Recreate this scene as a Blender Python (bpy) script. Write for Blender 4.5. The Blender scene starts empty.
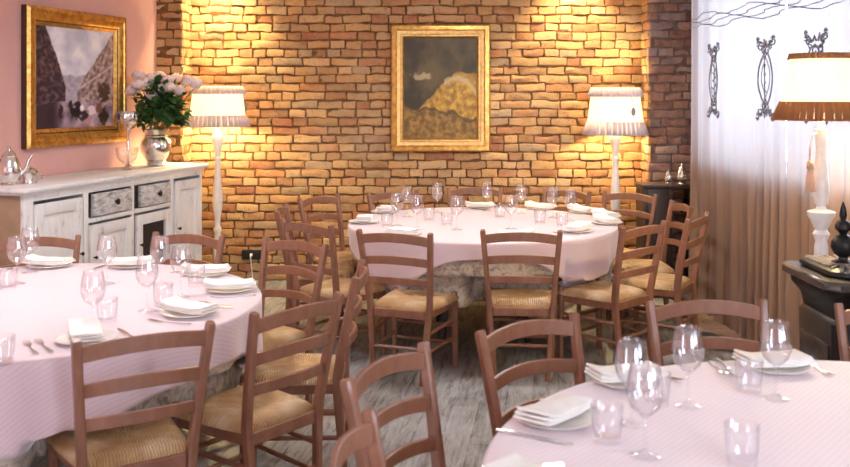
import bpy, bmesh, math, random
from mathutils import Vector, Matrix, noise
PI = math.pi
S = bpy.context.scene
COL = S.collection
rnd = random.Random(7)
H, F, HY = 1.66, 950.0, 95.0            # eye height, focal length in pixels, horizon row


def at(px, py, h):
    d = F * (H - h) / (py - HY)
    return Vector(((px - 425) / F * d, d, h))


def atd(px, d, h=0.0):
    return Vector(((px - 425) / F * d, d, h))


def lin(r, g, b):
    def c(v):
        v /= 255.0
        return v / 12.92 if v <= .04045 else ((v + .055) / 1.055) ** 2.4
    return (c(r), c(g), c(b), 1.0)


# ------------------------------------------------------------------ materials
class NT:
    def __init__(self, name):
        self.m = bpy.data.materials.new(name)
        self.m.use_nodes = True
        self.t = self.m.node_tree
        self.t.nodes.clear()
        self.out = self.n('ShaderNodeOutputMaterial')

    def n(self, kind, **kw):
        nd = self.t.nodes.new(kind)
        for k, v in kw.items():
            setattr(nd, k, v)
        return nd

    def l(self, a, b):
        self.t.links.new(a, b)

    def val(self, sock, v):
        if isinstance(v, bpy.types.NodeSocket):
            self.l(v, sock)
        else:
            sock.default_value = v

    def math(self, op, a, b=0.0, c=0.0):
        nd = self.n('ShaderNodeMath', operation=op)
        self.val(nd.inputs[0], a)
        self.val(nd.inputs[1], b)
        self.val(nd.inputs[2], c)
        return nd.outputs[0]

    def mix(self, f, a, b, kind='MIX'):
        nd = self.n('ShaderNodeMix', data_type='RGBA', blend_type=kind)
        self.val(nd.inputs[0], f)
        self.val(nd.inputs[6], a)
        self.val(nd.inputs[7], b)
        return nd.outputs[2]

    def noise(self, scale, detail=3, rough=.55, vec=None, dist=0.0):
        nd = self.n('ShaderNodeTexNoise')
        nd.inputs['Scale'].default_value = scale
        nd.inputs['Detail'].default_value = detail
        nd.inputs['Roughness'].default_value = rough
        nd.inputs['Distortion'].default_value = dist
        if vec is not None:
            self.l(vec, nd.inputs['Vector'])
        return nd.outputs[0]

    def coord(self, which='Object', scale=(1, 1, 1), rot=(0, 0, 0)):
        tc = self.n('ShaderNodeTexCoord')
        mp = self.n('ShaderNodeMapping')
        mp.inputs['Scale'].default_value = scale
        mp.inputs['Rotation'].default_value = rot
        self.l(tc.outputs[which], mp.inputs[0])
        return mp.outputs[0]

    def ramp(self, f, stops):
        nd = self.n('ShaderNodeValToRGB')
        el = nd.color_ramp.elements
        while len(el) < len(stops):
            el.new(.5)
        for e, (p, c) in zip(el, stops):
            e.position = p
            e.color = c
        self.val(nd.inputs[0], f)
        return nd.outputs[0]

    def bump(self, h, strength=.3, dist=.01):
        nd = self.n('ShaderNodeBump')
        nd.inputs['Strength'].default_value = strength
        nd.inputs['Distance'].default_value = dist
        self.l(h, nd.inputs['Height'])
        return nd.outputs[0]

    def pbr(self, color, rough=.5, metal=0.0, normal=None, spec=.5, sheen=0.0, coat=0.0, srough=.5):
        b = self.n('ShaderNodeBsdfPrincipled')
        self.val(b.inputs['Base Color'], color)
        self.val(b.inputs['Roughness'], rough)
        b.inputs['Metallic'].default_value = metal
        b.inputs['Specular IOR Level'].default_value = spec
        b.inputs['Sheen Weight'].default_value = sheen
        b.inputs['Sheen Roughness'].default_value = srough
        b.inputs['Coat Weight'].default_value = coat
        if normal is not None:
            self.l(normal, b.inputs['Normal'])
        return b.outputs[0]

    def done(self, sh):
        self.l(sh, self.out.inputs[0])
        return self.m


def plain(name, col, rough=.5, metal=0.0, var=.12, scale=12, spec=.5, coat=0.0, bump=0.0):
    k = NT(name)
    v = k.coord()
    f = k.noise(scale, 4, .6, v)
    dark = tuple(c * (1 - var * 2) for c in col[:3]) + (1,)
    lite = tuple(min(1, c * (1 + var * 2)) for c in col[:3]) + (1,)
    c = k.ramp(f, [(.25, dark), (.75, lite)])
    nm = k.bump(f, bump, .01) if bump else None
    return k.done(k.pbr(c, rough, metal, nm, spec, 0, coat))


M = {}


def m_wood():
    k = NT('stained_wood')
    v = k.coord(scale=(3, 3, 1.2))
    f = k.noise(6, 4, .55, v, .4)
    c = k.ramp(f, [(.2, lin(124, 80, 57)), (.55, lin(142, 96, 72)), (.85, lin(162, 116, 98))])
    return k.done(k.pbr(c, .42, 0, k.bump(f, .03, .01), .6, 0, .3))


def m_rush():
    k = NT('rush_straw')
    tc = k.n('ShaderNodeTexCoord')
    sp = k.n('ShaderNodeSeparateXYZ')
    k.l(tc.outputs['Object'], sp.inputs[0])
    x, y = sp.outputs[0], sp.outputs[1]
    side = k.math('GREATER_THAN', k.math('ABSOLUTE', x), k.math('ABSOLUTE', y))
    mx = k.n('ShaderNodeMix', data_type='FLOAT')
    k.l(side, mx.inputs[0])
    k.l(x, mx.inputs[2])
    k.l(y, mx.inputs[3])
    run = k.math('ADD', mx.outputs[0], k.math('MULTIPLY', k.noise(14, 2, .5, tc.outputs['Object']), .03))
    st = k.math('SINE', k.math('MULTIPLY', run, 580.0))
    stn = k.math('MULTIPLY_ADD', st, .5, .5)
    n1 = k.noise(7, 3, .6, tc.outputs['Object'])
    n2 = k.noise(60, 2, .6, tc.outputs['Object'])
    c = k.ramp(n1, [(.3, lin(178, 126, 70)), (.5, lin(210, 164, 104)), (.68, lin(238, 214, 174))])
    c = k.mix(k.math('MULTIPLY', k.math('SUBTRACT', 1.0, stn), .55), c, lin(112, 72, 34))
    c = k.mix(k.math('MULTIPLY', n2, .25), c, lin(236, 214, 176))
    return k.done(k.pbr(c, .5, 0, k.bump(stn, .8, .006), .5))


def m_cloth(name, a, b, freq, ang, base_v=.5):
    k = NT(name)
    tc = k.n('ShaderNodeTexCoord')
    sp = k.n('ShaderNodeSeparateXYZ')
    k.l(tc.outputs['UV'], sp.inputs[0])
    u = k.math('ADD', k.math('MULTIPLY', sp.outputs[0], math.cos(ang)), k.math('MULTIPLY', sp.outputs[1], math.sin(ang)))
    w = k.math('SUBTRACT', k.math('MULTIPLY', sp.outputs[1], math.cos(ang)), k.math('MULTIPLY', sp.outputs[0], math.sin(ang)))
    s1 = k.math('MULTIPLY_ADD', k.math('SINE', k.math('MULTIPLY', u, freq)), .5, .5)
    s2 = k.math('MULTIPLY_ADD', k.math('SINE', k.math('MULTIPLY', w, freq * .35)), .5, .5)
    f = k.math('MULTIPLY_ADD', s2, .25, k.math('MULTIPLY', s1, .75))
    c = k.mix(f, a, b)
    n1 = k.noise(5, 3, .5, tc.outputs['UV'])
    return k.done(k.pbr(c, .62, 0, k.bump(n1, .12, .02), .5, 1.0, 0, .42))


def m_undercloth():
    k = NT('brocade_undercloth')
    v = k.coord('UV')
    n1 = k.noise(11, 4, .6, v, 1.2)
    n2 = k.noise(40, 2, .5, v)
    c = k.ramp(n1, [(.36, lin(150, 130, 116)), (.47, lin(196, 182, 164)), (.56, lin(214, 202, 184)), (.66, lin(178, 148, 122))])
    c = k.mix(k.math('MULTIPLY', n2, .25), c, lin(160, 148, 150))
    return k.done(k.pbr(c, .8, 0, k.bump(n2, .1, .01), .3))


def m_brick():
    k = NT('old_brick')
    at_ = k.n('ShaderNodeVertexColor', layer_name='tone')
    v = k.coord()
    n1 = k.noise(9, 4, .65, v)
    n2 = k.noise(45, 4, .7, v)
    c = k.mix(k.math('MULTIPLY', k.math('SUBTRACT', n1, .35), 1.1), at_.outputs[0], lin(206, 176, 140))
    c = k.mix(k.ramp(n2, [(.32, (.55, .55, .55, 1)), (.45, (0, 0, 0, 1))]), c, lin(112, 72, 50))
    n3 = k.noise(1.3, 4, .6, v)
    c = k.mix(k.ramp(n3, [(.5, (0, 0, 0, 1)), (.72, (.45, .45, .45, 1))]), c, lin(198, 180, 150))
    return k.done(k.pbr(c, .88, 0, k.bump(n2, .8, .012), .25))


def m_floor():
    k = NT('grey_weathered_planks')
    v = k.coord('Object', rot=(0, 0, math.radians(8)))
    br = k.n('ShaderNodeTexBrick')
    br.offset = .37
    mp = k.n('ShaderNodeMapping')
    mp.inputs['Rotation'].default_value = (0, 0, PI / 2)
    k.l(v, mp.inputs[0])
    k.l(mp.outputs[0], br.inputs['Vector'])
    br.inputs['Color1'].default_value = lin(150, 150, 150)
    br.inputs['Color2'].default_value = lin(118, 117, 116)
    br.inputs['Mortar'].default_value = lin(58, 50, 44)
    br.inputs['Scale'].default_value = 1.0
    br.inputs['Mortar Size'].default_value = .004
    br.inputs['Brick Width'].default_value = 1.5
    br.inputs['Row Height'].default_value = .14
    st = k.n('ShaderNodeMapping')
    st.inputs['Scale'].default_value = (9, 1.3, 1)
    k.l(v, st.inputs[0])
    n1 = k.noise(3.2, 6, .7, st.outputs[0], .5)
    n2 = k.noise(2.2, 3, .6, v)
    c = k.mix(k.ramp(n1, [(.40, (0, 0, 0, 1)), (.70, (1, 1, 1, 1))]), br.outputs[0], lin(190, 192, 194))
    c = k.mix(k.ramp(n1, [(.3, (1, 1, 1, 1)), (.44, (0, 0, 0, 1))]), c, lin(88, 72, 58))
    c = k.mix(k.math('MULTIPLY', n2, .4), c, lin(104, 92, 80))
    return k.done(k.pbr(c, .42, 0, k.bump(n1, .3, .01), .5))


def m_glass():
    k = NT('clear_glass')
    tr = k.n('ShaderNodeBsdfTransparent')
    gl = k.n('ShaderNodeBsdfGlossy')
    gl.inputs['Color'].default_value = (1, 1, 1, 1)
    gl.inputs['Roughness'].default_value = .012
    fr = k.n('ShaderNodeLayerWeight')
    fr.inputs[0].default_value = .5
    k.l(k.mix(k.math('POWER', fr.outputs[1], 3.0), (.985, .985, .99, 1), (.76, .76, .80, 1)), tr.inputs[0])
    mx = k.n('ShaderNodeMixShader')
    k.l(k.math('MULTIPLY_ADD', k.math('POWER', fr.outputs[1], 3.0), .6, .11), mx.inputs[0])
    k.l(tr.outputs[0], mx.inputs[1])
    k.l(gl.outputs[0], mx.inputs[2])
    return k.done(mx.outputs[0])


def m_curtain(name, col, trans):
    k = NT(name)
    v = k.coord()
    f = k.noise(120, 2, .5, v)
    c = k.mix(k.math('MULTIPLY', f, .25), col, tuple(x * .75 for x in col[:3]) + (1,))
    d = k.n('ShaderNodeBsdfDiffuse')
    t = k.n('ShaderNodeBsdfTranslucent')
    k.l(c, d.inputs[0])
    t.inputs[0].default_value = (.95, .95, .97, 1)
    mx = k.n('ShaderNodeMixShader')
    mx.inputs[0].default_value = trans
    k.l(d.outputs[0], mx.inputs[1])
    k.l(t.outputs[0], mx.inputs[2])
    return k.done(mx.outputs[0])


def m_shade(name, col, glow, gcol):
    k = NT(name)
    d = k.n('ShaderNodeBsdfDiffuse')
    d.inputs[0].default_value = col
    t = k.n('ShaderNodeBsdfTranslucent')
    t.inputs[0].default_value = col
    mx = k.n('ShaderNodeMixShader')
    mx.inputs[0].default_value = .5
    k.l(d.outputs[0], mx.inputs[1])
    k.l(t.outputs[0], mx.inputs[2])
    if not glow:
        return k.done(mx.outputs[0])
    e = k.n('ShaderNodeEmission')
    e.inputs[0].default_value = gcol
    e.inputs[1].default_value = glow
    ad = k.n('ShaderNodeAddShader')
    k.l(mx.outputs[0], ad.inputs[0])
    k.l(e.outputs[0], ad.inputs[1])
    return k.done(ad.outputs[0])


def m_emit(name, col, s):
    k = NT(name)
    e = k.n('ShaderNodeEmission')
    e.inputs[0].default_value = col
    e.inputs[1].default_value = s
    return k.done(e.outputs[0])


def m_vcol(name, rough=.5, spec=.5):
    k = NT(name)
    a = k.n('ShaderNodeVertexColor', layer_name='tone')
    n1 = k.noise(60, 3, .6, k.coord())
    return k.done(k.pbr(a.outputs[0], rough, 0, k.bump(n1, .15, .004), spec))


def m_whitewash():
    k = NT('distressed_white_paint')
    v = k.coord(scale=(2.5, 2.5, .7))
    f = k.noise(8, 6, .72, v, .4)
    f2 = k.noise(3, 3, .5, v)
    c = k.ramp(f, [(.26, lin(110, 104, 98)), (.33, lin(200, 196, 192)), (.42, lin(232, 229, 226)), (.8, lin(242, 240, 238))])
    c = k.mix(k.math('MULTIPLY', f2, .22), c, lin(200, 196, 192))
    return k.done(k.pbr(c, .6, 0, k.bump(f, .15, .01), .4))


def m_greywash():
    k = NT('worn_grey_paint')
    v = k.coord(scale=(1.2, 1.2, 3.5))
    f = k.noise(9, 6, .75, v, .5)
    c = k.ramp(f, [(.30, lin(78, 72, 68)), (.42, lin(168, 163, 158)), (.55, lin(216, 213, 210))])
    return k.done(k.pbr(c, .65, 0, k.bump(f, .2, .01), .4))


def m_plaster():
    k = NT('pink_plaster')
    v = k.coord()
    f = k.noise(2.2, 5, .6, v)
    c = k.ramp(f, [(.3, lin(212, 164, 156)), (.7, lin(224, 178, 168))])
    return k.done(k.pbr(c, .85, 0, k.bump(k.noise(40, 3, .6, v), .08, .01), .3))


def m_gold(name, a, b, rough):
    k = NT(name)
    v = k.coord()
    f = k.noise(26, 4, .65, v)
    c = k.ramp(f, [(.3, a), (.7, b)])
    return k.done(k.pbr(c, rough, .85, k.bump(f, .15, .006), .5))


M['wood'] = m_wood()
M['rush'] = m_rush()
M['cloth'] = m_cloth('pink_pinstripe_cloth', lin(234, 222, 227), lin(211, 173, 176), 1050, math.radians(50))
M['under'] = m_undercloth()
M['brick'] = m_brick()
M['mortar'] = plain('old_mortar', lin(120, 88, 58), .95, 0, .2, 20, .2, 0, .4)
M['mortargrey'] = plain('grey_mortar', lin(112, 96, 90), .95, 0, .2, 20, .2, 0, .4)
M['floor'] = m_floor()
M['glass'] = m_glass()
M['curtain'] = m_curtain('linen_voile', lin(148, 120, 102), .155)
M['embroid'] = plain('grey_embroidery', lin(128, 128, 134), .9, 0, .1, 60)
M['shade'] = m_shade('cream_lamp_fabric', lin(250, 238, 214), .5, (1, .84, .6, 1))
M['fringe'] = m_shade('grey_ruffle_fabric', lin(226, 216, 220), .0, (1, .7, .4, 1))
M['fringeb'] = m_shade('brown_ruffle_fabric', lin(190, 148, 106), .0, (1, .7, .4, 1))
M['bulb'] = m_emit('bulb_glow', (1, .75, .36, 1), 900.0)
M['whitepaint'] = plain('white_lamp_paint', lin(240, 234, 226), .45, 0, .05, 20)
M['whitewash'] = m_whitewash()
M['greywash'] = m_greywash()
M['plaster'] = m_plaster()
M['ceil'] = plain('white_ceiling', lin(236, 230, 222), .9, 0, .03, 5)
M['gold'] = m_gold('gilt_wood', lin(176, 124, 56), lin(236, 192, 108), .30)
M['goldlight'] = m_gold('pale_gilt_wood', lin(196, 150, 84), lin(232, 196, 128), .42)
M['golddark'] = plain('dark_frame_wood', lin(72, 42, 24), .5)
M['canvas'] = m_vcol('oil_paint', .45, .4)
M['silver'] = plain('silver', (.80, .78, .75, 1), .18, 1.0, .06, 30)
M['steel'] = plain('cutlery_steel', (.82, .79, .77, 1), .25, 1.0, .04, 30)
M['china'] = plain('white_china', lin(240, 236, 230), .22, 0, .02, 10, .6)
M['linen'] = plain('white_linen', lin(244, 240, 234), .8, 0, .03, 30, .3, 0, .1)
M['leaf'] = plain('rose_leaf', lin(58, 96, 44), .5, 0, .35, 9)
M['petal'] = plain('pale_pink_petal', lin(250, 222, 214), .6, 0, .06, 14)
M['stemgreen'] = plain('rose_stem', lin(70, 100, 50), .6)
M['iron'] = plain('black_cast_iron', lin(38, 34, 33), .42, .4, .2, 25, .5, 0, .1)
M['enamel'] = plain('dark_enamel', lin(84, 76, 70), .25, .3, .15, 15, .6)
M['ironlight'] = plain('polished_iron_edge', lin(172, 160, 146), .3, .7, .2, 25)
M['dark'] = plain('dark_walnut', lin(52, 34, 26), .45, 0, .2, 9)
M['void'] = plain('painted_cupboard_shade', lin(40, 30, 24), .8)  # near-black that paints in the shade of gaps and the door opening
M['brownpanel'] = plain('bare_brown_panel', lin(168, 140, 112), .65, 0, .12, 5)
M['knob'] = plain('bronze_knob', lin(60, 44, 36), .4, .6)
M['black'] = plain('black_plastic', lin(22, 20, 20), .4)
M['plug'] = plain('white_plastic', lin(232, 226, 218), .4)
M['tassel'] = plain('dusty_pink_cord', lin(206, 168, 146), .8)
M['winframe'] = plain('white_window_wood', lin(230, 228, 224), .5)


# ------------------------------------------------------------------ object helpers
def obj(name, bm, mat, parent=None, smooth=True, ang=38, mats=None):
    me = bpy.data.meshes.new(name)
    bmesh.ops.recalc_face_normals(bm, faces=bm.faces[:])
    bm.to_mesh(me)
    bm.free()
    for mm in (mats or [mat]):
        me.materials.append(M[mm])
    if smooth:
        me.polygons.foreach_set('use_smooth', [True] * len(me.polygons))
        me.set_sharp_from_angle(angle=math.radians(ang))
    o = bpy.data.objects.new(name, me)
    COL.objects.link(o)
    if parent:
        o.parent = parent
    return o


def tag(o, label, cat, group=None):
    o['label'] = label
    o['category'] = cat
    if group:
        o['group'] = group
    return o


def thing(name, label, cat, loc=(0, 0, 0), rz=0.0, group=None):
    o = bpy.data.objects.new(name, None)
    o.empty_display_size = .1
    COL.objects.link(o)
    o.location = loc
    o.rotation_euler = (0, 0, rz)
    return tag(o, label, cat, group)


def struct(name, bm, mat, smooth=False, mats=None):
    o = obj(name, bm, mat, None, smooth, 38, mats)
    o['kind'] = 'structure'
    return o


def dup(root, label, loc, rz, group=None, rot=None):
    r = root.copy()
    COL.objects.link(r)
    r.location = loc
    r.rotation_euler = rot if rot else (0, 0, rz)
    r['label'] = label
    if group:
        r['group'] = group
    for ch in list(root.children):
        c = ch.copy()
        COL.objects.link(c)
        c.parent = r
        for g in list(ch.children):
            d = g.copy()
            COL.objects.link(d)
            d.parent = c
    return r


def new():
    return bmesh.new()


def box(bm, c, s, bev=0.0, mtx=None, rz=0.0, mi=0):
    m = Matrix.Translation(Vector(c)) @ Matrix.Rotation(rz, 4, 'Z') @ Matrix.Diagonal((s[0], s[1], s[2], 1))
    r = bmesh.ops.create_cube(bm, size=1.0, matrix=m)
    vs = r['verts']
    fs = set()
    for v in vs:
        fs.update(v.link_faces)
    if bev:
        es = set()
        for v in vs:
            es.update(v.link_edges)
        q = bmesh.ops.bevel(bm, geom=list(es), offset=bev, segments=2, affect='EDGES', profile=.5)
        vs = list({v for f in q['faces'] for v in f.verts} | {v for v in vs if v.is_valid})
        fs = {f for v in vs for f in v.link_faces}
    for f in fs:
        if f.is_valid:
            f.material_index = mi
    if mtx is not None:
        bmesh.ops.transform(bm, matrix=mtx, verts=[v for v in vs if v.is_valid])
    return vs


def rrect(w, h, b=.25):
    a, c = w / 2, h / 2
    r = min(a, c) * b
    return [(a, -c + r), (a, c - r), (a - r, c), (-a + r, c), (-a, c - r), (-a, -c + r), (-a + r, -c), (a - r, -c)]


def circ(r, n=10):
    return [(r * math.cos(2 * PI * i / n), r * math.sin(2 * PI * i / n)) for i in range(n)]


def sweep(bm, path, sections, side=(1, 0, 0), cap=True):
    """path of points, one 2-D section (or one for all); section x runs along `side`."""
    P = [Vector(p) for p in path]
    if not isinstance(sections[0][0], (list, tuple)):
        sections = [sections] * len(P)
    rings = []
    for i, p in enumerate(P):
        t = (P[min(i + 1, len(P) - 1)] - P[max(i - 1, 0)]).normalized()
        s = Vector(side)
        x = s - t * s.dot(t)
        if x.length < 1e-4:
            s = Vector((0, 0, 1)) if abs(t.z) < .9 else Vector((0, 1, 0))
            x = s - t * s.dot(t)
        x.normalize()
        y = t.cross(x)
        rings.append([bm.verts.new(p + x * a + y * b) for a, b in sections[i]])
    n = len(rings[0])
    for a, b in zip(rings, rings[1:]):
        for i in range(n):
            bm.faces.new((a[i], a[(i + 1) % n], b[(i + 1) % n], b[i]))
    if cap:
        bm.faces.new(rings[0][::-1])
        bm.faces.new(rings[-1])
    return rings


def tube(bm, path, r, n=8, cap=True):
    rs = r if isinstance(r, (list, tuple)) else [r] * len(path)
    return sweep(bm, path, [circ(q, n) for q in rs], (0.31, .17, .93), cap)


def lathe(bm, prof, n=24, c=(0, 0, 0), ripple=None):
    rings = []
    for k, (r, z) in enumerate(prof):
        ring = []
        for i in range(n):
            a = 2 * PI * i / n
            rr = max(r, .0004)
            if ripple:
                rr = rr * (1 + ripple(k, a))
            ring.append(bm.verts.new((c[0] + rr * math.cos(a), c[1] + rr * math.sin(a), c[2] + z)))
        rings.append(ring)
    for a, b in zip(rings, rings[1:]):
        for i in range(n):
            bm.faces.new((a[i], a[(i + 1) % n], b[(i + 1) % n], b[i]))
    if prof[0][0] < .001 or True:
        pass
    return rings


def capped(bm, prof, n=24, c=(0, 0, 0)):
    r = lathe(bm, prof, n, c)
    bm.faces.new(r[0][::-1])
    bm.faces.new(r[-1])
    return r


# ------------------------------------------------------------------ the setting
U = Vector((.2716, .9624, 0))              # direction of the left wall and sideboard
NL = Vector((-.9624, .2716, 0))            # into the left wall
SB = Vector((-2.463, 5.83, 0))             # sideboard front corner nearest the camera
LW = SB + NL * .49
ROOM_Z = 3.2

bm = new()
box(bm, (-1.2, 3.2, -.06), (8.6, 12.2, .12))
struct('floor', bm, 'floor')
bm = new()
box(bm, (-1.2, 3.2, ROOM_Z + .06), (8.6, 12.2, .12))
struct('ceiling', bm, 'ceil')

rot = math.atan2(U.y, U.x)
bm = new()
box(bm, (-1.9, .12, ROOM_Z / 2), (10.0, .24, ROOM_Z))
o = struct('wall_left', bm, 'plaster')
o.location = LW + U * 0.0
o.rotation_euler = (0, 0, rot)


def tone(bm):
    return bm.loops.layers.float_color.new('tone')


def bricks(bm, lay, o, u, n, length, z0, z1, pal, seed, row=.0768, joint=.005):
    """laid bricks with worn faces standing proud of the mortar; o = start point, u along, n out of the wall"""
    R = random.Random(seed)
    z = z0
    r = 0
    up = Vector((0, 0, 1))
    while z < z1 - .03:
        h = row - joint
        x = -R.random() * .2
        while x < length:
            L = R.choice([.255, .25, .24, .23, .14, .13, .125, .19, .16, .12]) * R.uniform(.94, 1.06)
            a, b = max(0, x), min(length, x + L)
            x += L + joint * R.uniform(.7, 1.3)
            if b - a < .075:
                continue
            col = R.choices(pal, weights=[p[3] for p in pal])[0][:3]
            k = R.uniform(.90, 1.08)
            col = lin(*[min(255, c * k) for c in col])
            nx = max(4, int((b - a) / .028))
            xs = [a, a + .007] + [a + .007 + (b - a - .014) * i / (nx - 2) for i in range(1, nx - 2)] + [b - .007, b]
            zs = [z, z + .007, z + h * .5, z + h - .007, z + h]
            dz = R.uniform(-.004, .004)
            tl = R.uniform(-.05, .05)
            out0 = R.uniform(-.008, .010)
            sd = R.uniform(0, 90)
            g = []
            for j, zz in enumerate(zs):
                rowv = []
                for i, xx in enumerate(xs):
                    edge = i in (0, len(xs) - 1) or j in (0, 4)
                    corner = (i in (0, len(xs) - 1)) and j in (0, 4)
                    q = Vector((xx * 14 + sd, zz * 18, sd))
                    w = noise.noise(q) * .009 + noise.noise(q * 2.7) * .004 - (.006 if i in (1, len(xs) - 2) or j in (1, 3) else 0)
                    dd = -.024 if edge else out0 + w
                    jx = noise.noise(q * 1.7 + Vector((5, 3, 1))) * .010
                    jz = noise.noise(q * .8 + Vector((1, 8, 4))) * .013
                    px, pz = xx + jx, zz + jz + dz + tl * (xx - (a + b) / 2)
                    if corner:
                        px += .009 if i == 0 else -.009
                        pz += .009 if j == 0 else -.009
                    px = min(max(px, 0), length)
                    rowv.append(bm.verts.new(o + u * px + n * dd + up * pz))
                g.append(rowv)
            for j in range(4):
                for i in range(len(xs) - 1):
                    f = bm.faces.new((g[j][i], g[j][i + 1], g[j + 1][i + 1], g[j + 1][i]))
                    f.material_index = 1
                    for lp in f.loops:
                        lp[lay] = col
        z += row
        r += 1


PAL = [(196, 152, 100, 6), (186, 140, 92, 5), (204, 166, 116, 3), (180, 124, 80, 2.2), (182, 154, 116, 2), (166, 106, 72, .9)]
PALP = [(134, 92, 88, 5), (116, 78, 76, 4), (150, 116, 112, 2), (130, 116, 122, 2)]  # darker, purpler bricks: the corner's dim cool light put into the colour
X, Y = Vector((1, 0, 0)), Vector((0, 1, 0))
BW = 8.5
bm = new()
lay = tone(bm)
box(bm, (-.3, BW + .136, ROOM_Z / 2), (6.0, .24, ROOM_Z))
bricks(bm, lay, Vector((-2.12, BW, 0)), X, -Y, 4.1, 0, 2.75, PAL, 3)
struct('wall_back', bm, 'brick', True, ['mortar', 'brick'])
# brick piers at both ends of the back wall
bm = new()
lay = tone(bm)
box(bm, (-2.42, 8.36, ROOM_Z / 2), (.66, .37, ROOM_Z))
bricks(bm, lay, Vector((-2.45, 8.165, 0)), X, -Y, .37, 0, 2.75, PAL, 5)
bricks(bm, lay, Vector((-2.078, 8.165, 0)), Y, X, .34, 0, 2.75, PAL, 6)
struct('wall_left_pier', bm, 'brick', True, ['mortar', 'brick'])
bm = new()
lay = tone(bm)
box(bm, (2.325, 8.40, ROOM_Z / 2), (.77, .32, ROOM_Z))
box(bm, (2.62, 7.95, ROOM_Z / 2), (.18, .58, ROOM_Z))
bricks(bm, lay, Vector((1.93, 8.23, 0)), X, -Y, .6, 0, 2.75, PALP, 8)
bricks(bm, lay, Vector((1.93, 8.23, 0)), Y, -X, .28, 0, 2.75, PAL, 9)
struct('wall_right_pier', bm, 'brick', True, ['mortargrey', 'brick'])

# right wall: runs along RU, inner face through RO
RO = Vector((2.21, 8.3, 0))
RU = Vector((.1, -1, 0)).normalized()      # towards the camera
RN = Vector((-RU.y * -1, RU.x * -1, 0))
RN = Vector((-.995, -.0995, 0))            # into the room
rrot = math.atan2(RU.y, RU.x)


def rw(bm, s0, s1, z0, z1, th=.30, off=0.014, mi=0):
    c = RO + RU * ((s0 + s1) / 2) - RN * (th / 2 + off)
    box(bm, (c.x, c.y, (z0 + z1) / 2), (s1 - s0, th, z1 - z0), 0, None, rrot, mi)


WIN = [(.95, 3.55), (7.1, 8.9)]
bm = new()
lay = tone(bm)
rw(bm, .72, .95, 0, ROOM_Z)
rw(bm, 3.55, 7.1, 0, ROOM_Z)
rw(bm, 8.9, 11.0, 0, ROOM_Z)
rw(bm, .95, 3.55, 0, 1.14)
rw(bm, 7.1, 8.9, 0, .9)
rw(bm, .95, 8.9, 2.95, ROOM_Z)
bricks(bm, lay, RO + RU * .72, RU, RN, .23, 0, 2.6, PALP, 12)
bricks(bm, lay, RO + RU * 3.55, RU, RN, 1.15, 0, 2.6, PAL, 13)
struct('wall_right', bm, 'brick', True, ['mortar', 'brick'])
for i, (s0, s1) in enumerate(WIN):
    zb = 1.14 if i == 0 else .9
    bm = new()
    t = .05
    for a, b, za, zc in ((s0, s0 + t, zb, 2.95), (s1 - t, s1, zb, 2.95), ((s0 + s1) / 2 - t / 2, (s0 + s1) / 2 + t / 2, zb + t, 2.95 - t),
                         (s0 + t, s1 - t, zb, zb + t), (s0 + t, s1 - t, 2.95 - t, 2.95)):
        rw(bm, a, b, za, zc, .05, .16)
    if i == 0:
        c = RO + RU * ((s0 + s1) / 2) + RN * .055  # unseen inner sill board, added to block daylight from the lower curtain
        box(bm, (c.x, c.y, zb + .012), (s1 - s0 + .1, .19, .03), .004, None, rrot)
    for a, b in ((s0 + t, (s0 + s1) / 2 - t / 2), ((s0 + s1) / 2 + t / 2, s1 - t)):
        rw(bm, a, b, zb + t, 2.95 - t, .006, .18, 1)
    struct('window_%d' % (i + 1), bm, 'winframe', False, ['winframe', 'glass'])
# wall behind the camera, with a wide opening
bm = new()
box(bm, (-2.0, -2.2, ROOM_Z / 2), (7.0, .2, ROOM_Z))
box(bm, (2.3, -2.2, 3.05), (1.6, .2, .3))
box(bm, (2.3, -2.2, .4), (1.6, .2, .8))
struct('wall_front', bm, 'plaster')


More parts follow.
